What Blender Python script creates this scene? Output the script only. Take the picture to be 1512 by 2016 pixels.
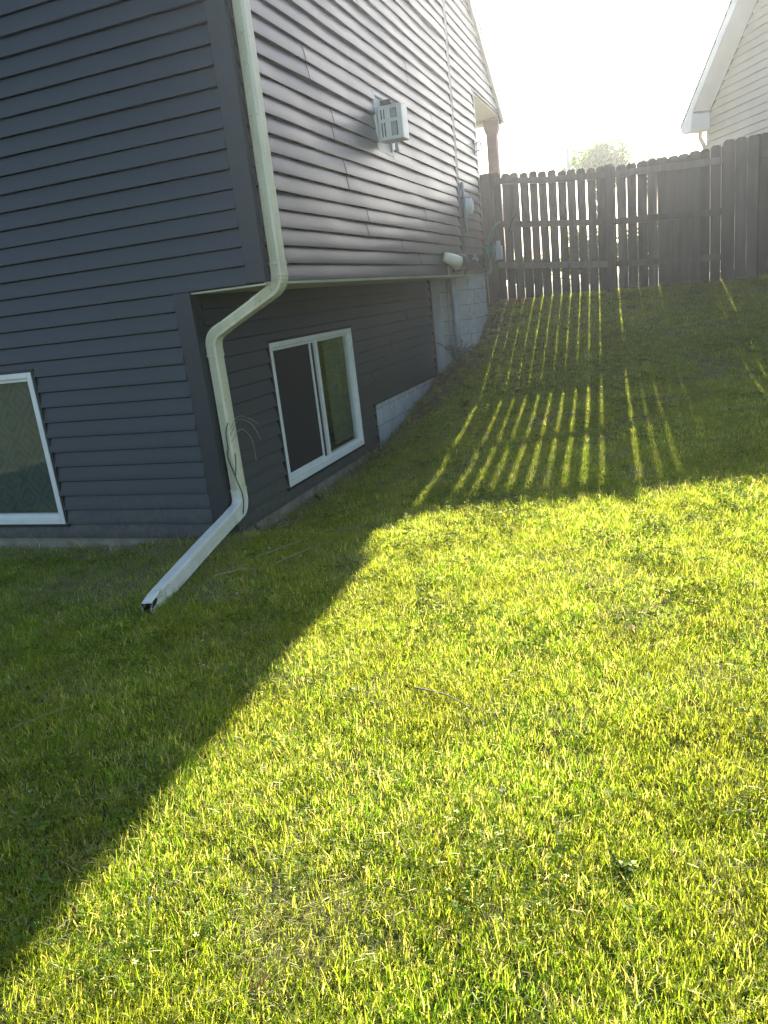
import bpy, bmesh, math, random
import numpy as np
from mathutils import Vector, Matrix, noise
for o in list(bpy.data.objects): bpy.data.objects.remove(o)
SC = bpy.context.scene; COL = SC.collection
S = 0.12                                   # one siding course = one modelling unit = 12 cm
R = math.radians
PI = math.pi
# ------------------------------------------------------------------ camera
CAMP = (25.8611, -39.3991, 13.3146)
rv = Vector((0.2891998, 0.3528715, -0.0631177)); th = rv.length
Rm = Matrix.Rotation(th, 3, rv.normalized()) @ Matrix(((1,0,0),(0,0,-1),(0,1,0)))   # world -> camera (x right, y down, z forward)
cd = bpy.data.cameras.new('camera'); cam = bpy.data.objects.new('camera', cd); COL.objects.link(cam)
W = Rm.transposed() @ Matrix(((1,0,0),(0,-1,0),(0,0,-1)))
M4 = W.to_4x4(); M4.translation = Vector(CAMP)*S
cam.matrix_world = M4
cd.sensor_fit = 'HORIZONTAL'; cd.sensor_width = 36; cd.lens = 36*1492.3/1512
cd.clip_start = 0.05; cd.clip_end = 2000
SC.camera = cam
# ------------------------------------------------------------------ light
SUN_EL = R(23.3); SUN_AZ = R(-4.0)          # azimuth from +Y towards +X
w = bpy.data.worlds.new('World'); SC.world = w; w.use_nodes = True
nt = w.node_tree; bg = nt.nodes['Background']
sk = nt.nodes.new('ShaderNodeTexSky'); sk.sky_type = 'NISHITA'; sk.sun_disc = False
sk.sun_elevation = SUN_EL; sk.sun_rotation = SUN_AZ; sk.dust_density = 1.2; sk.air_density = 1.0; sk.altitude = 200
nt.links.new(sk.outputs[0], bg.inputs[0]); bg.inputs[1].default_value = 0.088
sl = bpy.data.lights.new('sun', 'SUN'); sl.energy = 5.0; sl.angle = R(0.5); sl.color = (1, .93, .80)
so = bpy.data.objects.new('sun', sl); COL.objects.link(so)
sd = Vector((math.sin(SUN_AZ)*math.cos(SUN_EL), math.cos(SUN_AZ)*math.cos(SUN_EL), math.sin(SUN_EL)))
so.rotation_euler = sd.to_track_quat('Z', 'Y').to_euler()
so.location = (0, 20, 20)
vs = SC.view_settings; vs.view_transform = 'Standard'; vs.look = 'None'; vs.gamma = 1; vs.exposure = 1.85; vs.use_curve_mapping = False
SC.render.engine = 'CYCLES'

# ------------------------------------------------------------------ materials
def mat(name, col, rough=.6, spec=.5, metal=0):
    m = bpy.data.materials.new(name); m.use_nodes = True
    b = m.node_tree.nodes['Principled BSDF']
    b.inputs['Base Color'].default_value = (*col, 1); b.inputs['Roughness'].default_value = rough
    b.inputs['Specular IOR Level'].default_value = spec; b.inputs['Metallic'].default_value = metal
    return m
def N(m, t, **kw):
    n = m.node_tree.nodes.new(t)
    for k, v in kw.items(): setattr(n, k, v)
    return n
def LK(m, a, b): m.node_tree.links.new(a, b)
def bs(m): return m.node_tree.nodes['Principled BSDF']
def noise_mix(m, c1, c2, scale, lo=.35, hi=.65, vec=(1,1,1), detail=6, coord='Object', rough=.6, loc=(0,0,0)):
    tc = N(m, 'ShaderNodeTexCoord'); mp = N(m, 'ShaderNodeMapping'); mp.inputs['Scale'].default_value = vec; mp.inputs['Location'].default_value = loc
    if coord == 'World':
        g = N(m, 'ShaderNodeNewGeometry'); LK(m, g.outputs['Position'], mp.inputs[0])
    else: LK(m, tc.outputs[coord], mp.inputs[0])
    n = N(m, 'ShaderNodeTexNoise'); n.inputs['Scale'].default_value = scale; n.inputs['Detail'].default_value = detail; n.inputs['Roughness'].default_value = rough
    LK(m, mp.outputs[0], n.inputs['Vector'])
    r = N(m, 'ShaderNodeMapRange'); r.inputs[1].default_value = lo; r.inputs[2].default_value = hi; LK(m, n.outputs[0], r.inputs[0])
    x = N(m, 'ShaderNodeMix', data_type='RGBA')
    LK(m, r.outputs[0], x.inputs[0])
    for c, i in ((c1, 6), (c2, 7)):
        if isinstance(c, tuple): x.inputs[i].default_value = (*c, 1)
        else: LK(m, c, x.inputs[i])
    return x.outputs[2], n.outputs[0], r.outputs[0]
def bump(m, h, strength=.3, dist=.01):
    b = N(m, 'ShaderNodeBump'); b.inputs['Strength'].default_value = strength; b.inputs['Distance'].default_value = dist
    LK(m, h, b.inputs['Height']); LK(m, b.outputs[0], bs(m).inputs['Normal'])
def simple(name, c1, c2, scale=8, rough=.6, vec=(1,1,1), b=0, bd=.004, spec=.5, lo=.35, hi=.65):
    m = mat(name, c1, rough, spec); o, n, r = noise_mix(m, c1, c2, scale, lo, hi, vec, coord='World')
    LK(m, o, bs(m).inputs['Base Color'])
    if b: bump(m, n, b, bd)
    return m
M = {}
def siding_mat(name, c1, c2, c3, vec, rough, spec=.5):
    m = mat(name, c1, rough, spec)
    o, n, r = noise_mix(m, c1, c2, 1.3, .3, .7, coord='World')
    # mud splashed up from the ground, fading out over the lowest boards, and dust
    ge = N(m, 'ShaderNodeNewGeometry'); sz = N(m, 'ShaderNodeSeparateXYZ'); LK(m, ge.outputs['Position'], sz.inputs[0])
    mz = N(m, 'ShaderNodeMapRange'); mz.inputs[1].default_value = .02; mz.inputs[2].default_value = .42; mz.inputs[3].default_value = 1; mz.inputs[4].default_value = 0; LK(m, sz.outputs[2], mz.inputs[0])
    d_, dn, dr = noise_mix(m, c1, c2, 17, .42, .7, coord='World', detail=9, rough=.75, loc=(5,2,8))
    md_ = N(m, 'ShaderNodeMath', operation='MULTIPLY'); LK(m, mz.outputs[0], md_.inputs[0]); LK(m, dr, md_.inputs[1])
    mx_ = N(m, 'ShaderNodeMix', data_type='RGBA'); LK(m, md_.outputs[0], mx_.inputs[0]); LK(m, o, mx_.inputs[6]); mx_.inputs[7].default_value = (.11,.10,.075,1); o = mx_.outputs[2]
    o2, n2, r2 = noise_mix(m, o, c3, 26, .62, .8, vec=(1,1,1), coord='World')          # small dirt specks
    LK(m, o2, bs(m).inputs['Base Color'])
    g, gn, gr = noise_mix(m, c1, c2, 60, .3, .7, vec=vec, coord='World', detail=4)
    bump(m, gn, .12, .0022)
    rr = N(m, 'ShaderNodeMapRange'); rr.inputs[3].default_value = rough-.07; rr.inputs[4].default_value = rough+.12
    LK(m, n, rr.inputs[0]); LK(m, rr.outputs[0], bs(m).inputs['Roughness'])
    return m
M['siding_a'] = siding_mat('slate_siding_front', (.031,.038,.044), (.036,.043,.049), (.065,.07,.066), (.08,1,1.4), .5)
M['siding_b'] = siding_mat('slate_siding_side', (.036,.043,.053), (.043,.050,.061), (.10,.10,.10), (1,.08,1.4), .36, .85)
M['trim'] = simple('slate_trim', (.025,.031,.034), (.032,.038,.041), 5, .5)
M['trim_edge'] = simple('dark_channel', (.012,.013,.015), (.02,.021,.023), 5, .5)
M['white'] = simple('white_vinyl', (.66,.67,.62), (.74,.75,.70), 7, .38)
M['cream'] = simple('cream_aluminium', (.50,.50,.36), (.58,.58,.46), 4, .5)
def pipe_mat():
    m = mat('downspout_paint', (.6,.62,.5), .33, .5)
    o, n, r = noise_mix(m, (.76,.72,.53), (.60,.57,.38), 7, .35, .62, vec=(1,1,.25), coord='World')
    o2, n2, r2 = noise_mix(m, o, (.17,.17,.11), 30, .6, .82, coord='World')
    o3, n3, r3 = noise_mix(m, o2, (.22,.22,.14), 11, .63, .75, coord='World', detail=10, rough=.8, loc=(7,3,1))
    LK(m, o3, bs(m).inputs['Base Color']); bump(m, n, .15, .003)
    return m
M['pipe'] = pipe_mat()
M['pipe_clean'] = simple('downspout_bare_paint', (.66,.66,.54), (.78,.77,.66), 6, .25, lo=.3, hi=.7)
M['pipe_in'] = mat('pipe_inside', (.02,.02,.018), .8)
M['dark'] = mat('dark_void', (.012,.012,.012), .9)
M['room'] = mat('dim_room', (.12,.11,.09), .9)
M['screen'] = simple('insect_screen', (.012,.012,.012), (.02,.019,.018), 300, .8)
M['roof'] = simple('asphalt_shingle', (.05,.05,.05), (.1,.095,.09), 25, .9, b=.5)
def glass():
    m = mat('window_glass', (.6,.65,.62), .02, .5); b = bs(m)
    nt = m.node_tree; out = nt.nodes['Material Output']
    tr = N(m, 'ShaderNodeBsdfTransparent'); tr.inputs[0].default_value = (.86,.9,.87,1)
    gl = N(m, 'ShaderNodeBsdfGlossy'); gl.inputs['Roughness'].default_value = .015; gl.inputs[0].default_value = (.9,.95,.92,1)
    fr = N(m, 'ShaderNodeFresnel'); fr.inputs[0].default_value = 1.6
    mu = N(m, 'ShaderNodeMath', operation='MULTIPLY_ADD'); mu.inputs[1].default_value = 1.5; mu.inputs[2].default_value = .04
    mx = N(m, 'ShaderNodeMixShader'); LK(m, fr.outputs[0], mu.inputs[0]); ge = N(m, 'ShaderNodeNewGeometry'); ob = N(m, 'ShaderNodeMath', operation='SUBTRACT'); ob.inputs[0].default_value = 1; LK(m, ge.outputs['Backfacing'], ob.inputs[1]); mf = N(m, 'ShaderNodeMath', operation='MULTIPLY'); LK(m, mu.outputs[0], mf.inputs[0]); LK(m, ob.outputs[0], mf.inputs[1]); LK(m, mf.outputs[0], mx.inputs[0])
    # faint waviness of the pane
    tc = N(m, 'ShaderNodeNewGeometry'); n = N(m, 'ShaderNodeTexNoise'); n.inputs['Scale'].default_value = 1.5; n.inputs['Detail'].default_value = 1
    LK(m, tc.outputs['Position'], n.inputs['Vector']); bp = N(m, 'ShaderNodeBump'); bp.inputs['Strength'].default_value = .05; bp.inputs['Distance'].default_value = .02
    LK(m, n.outputs[0], bp.inputs['Height']); LK(m, bp.outputs[0], gl.inputs['Normal'])
    LK(m, tr.outputs[0], mx.inputs[1]); LK(m, gl.outputs[0], mx.inputs[2]); LK(m, mx.outputs[0], out.inputs[0]); nt.nodes.remove(b)
    return m
M['glass'] = glass()
def block_mat():
    m = mat('painted_block', (.4,.43,.44), .8)
    g = N(m, 'ShaderNodeNewGeometry'); sx = N(m, 'ShaderNodeSeparateXYZ'); LK(m, g.outputs['Position'], sx.inputs[0])
    ad = N(m, 'ShaderNodeMath', operation='ADD'); LK(m, sx.outputs[0], ad.inputs[0]); LK(m, sx.outputs[1], ad.inputs[1])
    cb = N(m, 'ShaderNodeCombineXYZ'); LK(m, ad.outputs[0], cb.inputs[0]); LK(m, sx.outputs[2], cb.inputs[1])
    br = N(m, 'ShaderNodeTexBrick'); LK(m, cb.outputs[0], br.inputs[0])
    br.inputs['Scale'].default_value = 1; br.inputs['Brick Width'].default_value = .4; br.inputs['Row Height'].default_value = .2; br.inputs['Mortar Size'].default_value = .006; br.inputs['Mortar Smooth'].default_value = .3
    br.inputs['Color1'].default_value = (.36,.39,.41,1); br.inputs['Color2'].default_value = (.42,.45,.46,1); br.inputs['Mortar'].default_value = (.2,.21,.21,1)
    o, n, r = noise_mix(m, br.outputs[0], (.22,.2,.15), 5, .5, .78, coord='World', detail=8, rough=.7)
    o2, n2, r2 = noise_mix(m, o, (.5,.5,.47), 14, .55, .7, coord='World')
    LK(m, o2, bs(m).inputs['Base Color'])
    iv = N(m, 'ShaderNodeMath', operation='MULTIPLY_ADD'); iv.inputs[1].default_value = -1; LK(m, br.outputs[1], iv.inputs[0]); LK(m, n2, iv.inputs[2]); bump(m, iv.outputs[0], .4, .006)
    return m
M['block'] = block_mat()
M['concrete'] = simple('foundation_concrete', (.33,.30,.24), (.2,.18,.13), 6, .9, b=.4, bd=.01)
M['panel'] = simple('weathered_white_board', (.42,.47,.5), (.33,.36,.37), 9, .7, vec=(1,1,.2), b=.2)
M['conduit'] = simple('grey_conduit', (.36,.42,.46), (.27,.32,.35), 6, .45)
def fence_mat(name, c1, c2, c3):
    m = mat(name, c1, .85, .3)
    oi = N(m, 'ShaderNodeObjectInfo')
    o, n, r = noise_mix(m, c1, c2, 14, .3, .7, vec=(1,1,.12), coord='World', detail=8)
    hs = N(m, 'ShaderNodeHueSaturation'); mr = N(m, 'ShaderNodeMapRange'); mr.inputs[3].default_value = .6; mr.inputs[4].default_value = 1.45
    LK(m, oi.outputs['Random'], mr.inputs[0]); LK(m, mr.outputs[0], hs.inputs['Value']); LK(m, o, hs.inputs['Color'])
    o2, n2, r2 = noise_mix(m, hs.outputs[0], c3, 22, .62, .78, vec=(1,1,.3), coord='World', detail=8, rough=.8)
    LK(m, o2, bs(m).inputs['Base Color']); bump(m, n, .5, .006)
    return m
M['fence'] = fence_mat('weathered_fence_wood', (.095,.08,.068), (.055,.047,.041), (.20,.175,.15))
M['fence_pale'] = fence_mat('bleached_fence_wood', (.125,.108,.094), (.085,.073,.064), (.2,.18,.16))
M['nb_siding'] = simple('cream_vinyl_siding', (.62,.53,.42), (.68,.59,.48), 2, .5)
M['nb_white'] = simple('white_aluminium', (.62,.64,.64), (.68,.69,.68), 3, .45)
M['filter'] = simple('grey_mesh', (.30,.32,.29), (.36,.38,.34), 40, .8)
M['hose'] = simple('green_hose', (.03,.13,.10), (.045,.17,.13), 12, .45)
M['reel'] = simple('faded_blue_plastic', (.13,.18,.19), (.18,.24,.25), 12, .5)
M['post_red'] = simple('reddish_porch_paint', (.20,.10,.09), (.26,.14,.12), 6, .6)
M['iron'] = mat('black_iron', (.02,.02,.02), .6)
M['black_plastic'] = simple('black_plastic', (.022,.024,.028), (.035,.037,.04), 9, .45)
M['hood'] = simple('ivory_plastic', (.62,.60,.42), (.70,.68,.52), 6, .4)
M['stem'] = simple('dry_stem', (.33,.28,.17), (.2,.17,.1), 30, .8)
M['vine'] = simple('olive_stem', (.10,.11,.05), (.06,.06,.03), 30, .8)
M['bark'] = simple('bark', (.1,.08,.06), (.16,.13,.1), 20, .9, b=.5)
def curtain_mat(name, c1, c2, pat=True):
    m = mat(name, c1, .9, .2)
    if pat:
        g = N(m, 'ShaderNodeNewGeometry'); sx = N(m, 'ShaderNodeSeparateXYZ'); LK(m, g.outputs['Position'], sx.inputs[0])
        def wav(sgn):
            a = N(m, 'ShaderNodeMath', operation='MULTIPLY_ADD'); a.inputs[1].default_value = sgn; LK(m, sx.outputs[2], a.inputs[0]); LK(m, sx.outputs[0], a.inputs[2])
            b = N(m, 'ShaderNodeMath', operation='MULTIPLY'); b.inputs[1].default_value = 1/.26; LK(m, a.outputs[0], b.inputs[0])
            c = N(m, 'ShaderNodeMath', operation='PINGPONG'); c.inputs[1].default_value = .5; LK(m, b.outputs[0], c.inputs[0]); return c.outputs[0]
        mn = N(m, 'ShaderNodeMath', operation='MINIMUM'); LK(m, wav(.8), mn.inputs[0]); LK(m, wav(-.8), mn.inputs[1])
        pg = N(m, 'ShaderNodeMath', operation='PINGPONG'); pg.inputs[1].default_value = .13; LK(m, mn.outputs[0], pg.inputs[0])
        mr = N(m, 'ShaderNodeMapRange'); mr.inputs[1].default_value = .03; mr.inputs[2].default_value = .09; LK(m, pg.outputs[0], mr.inputs[0])
        x = N(m, 'ShaderNodeMix', data_type='RGBA'); LK(m, mr.outputs[0], x.inputs[0]); x.inputs[6].default_value = (*c1,1); x.inputs[7].default_value = (*c2,1)
        LK(m, x.outputs[2], bs(m).inputs['Base Color'])
    return m
M['curtain'] = curtain_mat('diamond_curtain', (.125,.13,.12), (.165,.168,.152))
M['curtain_plain'] = mat('pale_curtain', (.15,.17,.12), .9)

# ------------------------------------------------------------------ mesh helpers (modelling units, scaled by S on build)
def empty(name, loc=(0,0,0)):
    o = bpy.data.objects.new(name, None); COL.objects.link(o); o.location = Vector(loc)*S; o.empty_display_size = .1; return o
def tag(o, label=None, cat=None, group=None, kind=None):
    if label: o['label'] = label
    if cat: o['category'] = cat
    if group: o['group'] = group
    if kind: o['kind'] = kind
    return o
class MB:
    def __init__(s): s.v = []; s.f = []
    def add(s, vs, fs):
        b = len(s.v); s.v += [tuple(v) for v in vs]; s.f += [tuple(b+i for i in f) for f in fs]; return s
    def quad(s, a, b, c, d): return s.add([a,b,c,d], [(0,1,2,3)])
    def box(s, x0, x1, y0, y1, z0, z1):
        return s.add([(x0,y0,z0),(x1,y0,z0),(x1,y1,z0),(x0,y1,z0),(x0,y0,z1),(x1,y0,z1),(x1,y1,z1),(x0,y1,z1)],
                     [(0,3,2,1),(4,5,6,7),(0,1,5,4),(1,2,6,5),(2,3,7,6),(3,0,4,7)])
    def obox(s, c, ax, ay, az):   # oriented box, half axes
        c, ax, ay, az = map(Vector, (c, ax, ay, az)); vs = []
        for k in (-1,1):
            for i, j in ((-1,-1),(1,-1),(1,1),(-1,1)): vs.append(c+ax*i+ay*j+az*k)
        return s.add(vs, [(0,3,2,1),(4,5,6,7),(0,1,5,4),(1,2,6,5),(2,3,7,6),(3,0,4,7)])
    def prism(s, pts, d):         # polygon extruded by vector d
        d = Vector(d); n = len(pts); vs = [Vector(p) for p in pts] + [Vector(p)+d for p in pts]
        fs = [tuple(range(n-1,-1,-1)), tuple(range(n, 2*n))] + [(i, (i+1)%n, n+(i+1)%n, n+i) for i in range(n)]
        return s.add(vs, fs)
    def tube(s, pts, r, seg=8, cap=True):
        pts = [Vector(p) for p in pts]; n = len(pts); rs = r if isinstance(r, (list,tuple)) else [r]*n
        up = Vector((0,0,1)); prev = None; rings = []
        for i, p in enumerate(pts):
            d = (pts[min(i+1,n-1)]-pts[max(i-1,0)]).normalized()
            a = d.cross(up) if prev is None else prev - d*prev.dot(d)
            if a.length < 1e-4: a = d.cross(Vector((1,0,0)))
            a.normalize(); prev = a; b = d.cross(a)
            rings.append([p + (a*math.cos(2*PI*k/seg)+b*math.sin(2*PI*k/seg))*rs[i] for k in range(seg)])
        base = len(s.v)
        for rg in rings: s.v += [tuple(q) for q in rg]
        for i in range(n-1):
            for k in range(seg):
                s.f.append((base+i*seg+k, base+i*seg+(k+1)%seg, base+(i+1)*seg+(k+1)%seg, base+(i+1)*seg+k))
        if cap:
            s.f.append(tuple(base+k for k in range(seg-1,-1,-1))); s.f.append(tuple(base+(n-1)*seg+k for k in range(seg)))
        return s
    def build(s, name, m, parent=None, bevel=0, smooth=False, label=None):
        me = bpy.data.meshes.new(name); off = Vector(parent_loc(parent)) if parent else Vector((0,0,0))
        if parent is None and s.v:
            A = np.array(s.v); off = Vector(((A[:,0].min()+A[:,0].max())/2, (A[:,1].min()+A[:,1].max())/2, A[:,2].min()))*S
        me.from_pydata([tuple(Vector(v)*S-off) for v in s.v], [], s.f); me.update()
        if getattr(s, 'smooth_weld', False):
            bm = bmesh.new(); bm.from_mesh(me); bmesh.ops.remove_doubles(bm, verts=bm.verts, dist=1e-5)
            for f in bm.faces: f.smooth = True
            bm.to_mesh(me); bm.free(); me.set_sharp_from_angle(angle=R(28))
        me.materials.append(m); o = bpy.data.objects.new(name, me); COL.objects.link(o)
        if parent: o.parent = parent
        else: o.location = off
        if smooth:
            for p in me.polygons: p.use_smooth = True
        if bevel:
            md = o.modifiers.new('bevel', 'BEVEL'); md.width = bevel*S; md.segments = 2; md.limit_method = 'ANGLE'; md.angle_limit = R(40)
        if label: o['label'] = label
        return o
def parent_loc(p):
    l = Vector((0,0,0))
    while p: l += p.location; p = p.parent
    return l

# ------------------------------------------------------------------ siding
def siding(P0, U, Nn, u0, u1, z0, z1, cuts=(), seams=(), warp=0.0, top=None, lip=.19, step=1.6, seed=0, lo=None, exp=1.0):
    """lapped boards. P0 origin, U along the wall, Nn outward. top(u)->z limits the gable. returns MB"""
    mb = MB(); P0, U, Nn = map(Vector, (P0, U, Nn)); rnd = random.Random(seed)
    nn = int(math.ceil((z1-z0)/exp))
    def P(u, z, off): return tuple(P0 + U*u + Nn*off + Vector((0,0,z)))
    for k in range(nn):
        za = z0+k*exp; zb = min(za+exp, z1)
        zs = sorted(set([za, zb] + [c for cu in cuts for c in cu[2:4] if za+1e-4 < c < zb-1e-4]))
        sm = sorted([s_[0] for s_ in seams if s_[1] == int(round((za-z0)/exp))])
        for a, b in zip(zs[:-1], zs[1:]):
            mid = (a+b)/2
            iv = [(u0, u1)]
            for c in cuts:
                if c[2] < mid < c[3]:
                    nv = []
                    for p, q in iv:
                        if c[0] > p: nv.append((p, min(q, c[0])))
                        if c[1] < q: nv.append((max(p, c[1]), q))
                    iv = [t for t in nv if t[1]-t[0] > 1e-3]
            def span(z):                       # gable clip
                if top is None: return (-1e9, 1e9)
                return top(z)
            sa, sb = span(a), span(b)
            for p, q in iv:
                if max(p, sa[0]) >= min(q, sa[1]): continue
                cutp = [p] + [s_ for s_ in sm if p < s_ < q] + [q]
                for j, (g, h) in enumerate(zip(cutp[:-1], cutp[1:])):
                    bias = .028*(len([1 for s_ in sm if s_ <= g+1e-6]) % 2)
                    n = max(1, int((h-g)/step)); us = [g+(h-g)*i/n for i in range(n+1)]
                    def off(u, z):
                        wv = warp*(noise.noise(Vector((u*.13, k*.9+seed, z*.25)))*1.6 + .8*noise.noise(Vector((u*.45, k*3.1+seed, 0)))) if warp else 0
                        return .012 + bias + lip*(1-((z-za)/exp)**1.35) + wv
                    cl = lambda u, sp: min(max(u, sp[0]), sp[1])
                    lv = [(0,0,0),(.06,.06,.0),(.93,.93,.0),(1,1,-.07)]      # butt lip, sloping face, recess under the next lap
                    zz = sorted(set([a, b] + [za+q*exp for q in (.06,.35,.65,.93) if a < za+q*exp < b]))
                    def of2(u, z):
                        q = (z-za)/exp
                        o_ = off(u, za+.06*exp) if q <= .06 else off(u, z)
                        return o_ - (.09*(q-.93)/.07 if q > .93 else 0)
                    for z1_, z2_ in zip(zz[:-1], zz[1:]):
                        s1, s2 = span(z1_), span(z2_)
                        for ua, ub in zip(us[:-1], us[1:]):
                            a0, a1, b0, b1 = cl(ua, s1), cl(ub, s1), cl(ua, s2), cl(ub, s2)
                            if a1-a0 < 1e-4 and b1-b0 < 1e-4: continue
                            mb.quad(P(a0,z1_,of2(ua,z1_)), P(a1,z1_,of2(ub,z1_)), P(b1,z2_,of2(ub,z2_)), P(b0,z2_,of2(ua,z2_)))
                            if abs(z1_-za) < 1e-5:   # underside of the lap
                                mb.quad(P(a0,z1_,-.09), P(a1,z1_,-.09), P(a1,z1_,of2(ub,z1_)), P(a0,z1_,of2(ua,z1_)))
                    # ends of the board
                    for ue in (cutp[j], cutp[j+1]):
                        if sa[0] < ue < sa[1] and sb[0] < ue < sb[1]:
                            e_ = .004 if ue == cutp[j] else -.004; mb.quad(P(ue+e_,a,-.01), P(ue+e_,a,off(ue,a)-.002), P(ue+e_,b,off(ue,b)-.002), P(ue+e_,b,-.01))
    mb.smooth_weld = True
    return mb

OV = 5.02
WA = (-22.6, -12.75, 1.0, 11.35)              # window on the front wall: x0,x1,z0,z1
WB = (8.4, 23.6, 0.98, 11.3)                  # window on the side wall: y0,y1,z0,z1
house = empty('grey_house', (-15, 30, 0))
tag(house, 'dark slate blue house with lapped vinyl siding, a cantilevered upper storey and white framed windows', 'house')
RS = .594; RT = 35.6
def rake_z(y): return RT + RS*(74.6-y) if y > 38 else RT + RS*(74.6-38) - RS*(38-y)
def span_gable(z):
    if z <= RT: return (-1e9, 74.6)
    d = (z-RT)/RS; return (1.4+d, 74.6-d)
# front wall (y = 0): lower storey then upper storey reaching over the cantilever
sA = [(-8.9,11),(-8.7,10),(-6.6,2),(-5.5,24-15),(-13.2,12),(-13,11)]
mb = siding((0,0,0), (1,0,0), (0,-1,0), -42, -1.0, 0, 15.0, cuts=[WA], seams=[(-8.9,11),(-8.7,10),(-6.6,1),(-18,6),(-17.7,7),(-30,3)], warp=.012, seed=3)
mb.build('siding', M['siding_a'], house)
mb = siding((0,0,0), (1,0,0), (0,-1,0), -42, OV-1.0, 15.0, 35.3, seams=[(-7.3,7),(-7.2,6),(-4.6,10),(-4.5,11),(-14,3),(-12,15)], warp=.012, seed=5)
mb.build('siding', M['siding_a'], house)
# side wall, lower storey (x = 0), stepped bottom edge above the rising ground
mb = siding((0,0,0), (0,1,0), (1,0,0), .9, 50.0, 0.0, 14.9, cuts=[WB, (27.6,50.1,-1,4), (49.2,50.1,-1,15)], seams=[(34,9),(34.2,8),(40,11),(28,6)], warp=.02, seed=8)
mb.build('siding', M['siding_b'], house)
# side wall, upper storey (x = OV)
sB = [(9.2,13),(9.4,12),(12.6,9),(12.8,10),(17.3,3),(17.5,4),(25.2,2),(25.5,3),(26.3,10),(26.5,11),(33,6),(33.2,5),(31,17),(31.2,16),(20,19),(20.2,20),(6,23),(38,13),(38.2,14),(30,1),(14,7),(14.2,6),(40,9)]
VB = (21.5, 25.2, 24.4, 28.7)
mb = siding((OV,0,0), (0,1,0), (1,0,0), .3, 46.3, 15.0, 57.5, cuts=[VB], seams=sB, warp=.05, top=span_gable, seed=11)
mb.build('siding', M['siding_b'], house)
mb = siding((OV,0,0), (0,1,0), (1,0,0), 47.3, 74.6, 15.0, 52.0, cuts=[(57.9,80,0,35.6)], seams=[(52,7),(52.2,8)], warp=.045, top=span_gable, seed=14)
mb.build('siding', M['siding_b'], house)
# trims
t = MB(); t.box(OV-1.02, OV+.16, -.16, .0, 15.02, 35.3); t.box(OV+.0, OV+.16, .0, .28, 15.02, 35.3); t.build('corner_trim', M['trim'], house, .03)
t = MB(); t.box(-1.02, .16, -.16, .0, 0.1, 14.98); t.box(.0, .16, .0, .85, 0.1, 14.88); t.build('corner_trim', M['trim'], house, .03)
t = MB(); t.box(OV+.0, OV+.17, 46.2, 47.35, 14.95, 51.2); t.build('seam_trim', M['trim'], house, .03)
t = MB(); t.box(OV-.2, OV+.17, 57.2, 58.1, 14.95, 35.6); t.build('corner_trim', M['trim'], house, .03)
t = MB(); t.box(.0, .17, 49.1, 49.9, 3.6, 14.88); t.box(.0,.15, 27.45,27.7,-.6,4.05); t.box(0,.15,27.7,49.1,3.85,4.03); t.build('edge_trim', M['trim_edge'], house)
t = MB(); t.box(OV-.2, OV+.13, .3, 57.2, 14.86, 15.0); t.build('starter_strip', M['cream'], house)
t = MB(); t.box(.02, OV-.0, .02, 50.5, 14.83, 14.93); t.build('soffit', M['cream'], house)
# closed body of the house behind the siding (blocks the sun)
b = MB(); b.box(-42, OV-.12, .12, .25, 15.0, 35.4); b.box(OV-.2, OV-.12, .25, VB[0], 15.0, 35.4); b.box(OV-.3, OV-.12, VB[1], 57.9, 15.0, 35.4); b.box(OV-.3, OV-.12, VB[0], VB[1], 15, 24.4); b.box(OV-.3, OV-.12, VB[0], VB[1], 28.7, 35.4)
b.box(-42, OV-.2, 57.7, 57.9, 0, 35.4); b.box(-42.2,-42,.04,57.9,-1,35.4)
b.box(-42, WA[0]-.1, .12, .25, 0, 15.0); b.box(WA[1]+.1, -.13, .12, .25, 0, 15.0); b.box(WA[0]-.1, WA[1]+.1, .12, .25, 0, .9); b.box(WA[0]-.1, WA[1]+.1, .12, .25, 11.45, 15)
b.box(-.35, -.13, .25, WB[0]-.1, 0, 14.8); b.box(-.35,-.13, WB[1]+.1, 50.5, 0, 14.8); b.box(-.35,-.13,WB[0]-.1,WB[1]+.1,0,.88); b.box(-.35,-.13,WB[0]-.1,WB[1]+.1,11.4,14.8)
b.build('wall_core', M['dark'], house)
g = MB(); g.prism([(OV-.3,1.4,35.4),(OV-.3,74.6,35.55),(OV-.3,38,57.2)], (.16,0,0)); g.build('gable_core', M['dark'], house)
# foundation
f = MB(); f.box(-42, -.1, .06, .6, -4, -.005); f.box(-.6, -.03, .6, 27.7, -4, -.005); f.box(-.1,-.03,.06,.6,-4,-.005); f.build('foundation', M['concrete'], house)
f = MB(); f.box(-.6, -.03, 27.7, 50.6, -4, 4.0); f.box(-.12,-.03,49.9,50.6,4.0,14.82); f.box(-.04, OV-.02, 50.55, 51.2, -4, 14.82); f.box(OV-.6, OV-.02, 51.2, 57.9, -4, 14.84); f.build('foundation', M['block'], house)
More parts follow.
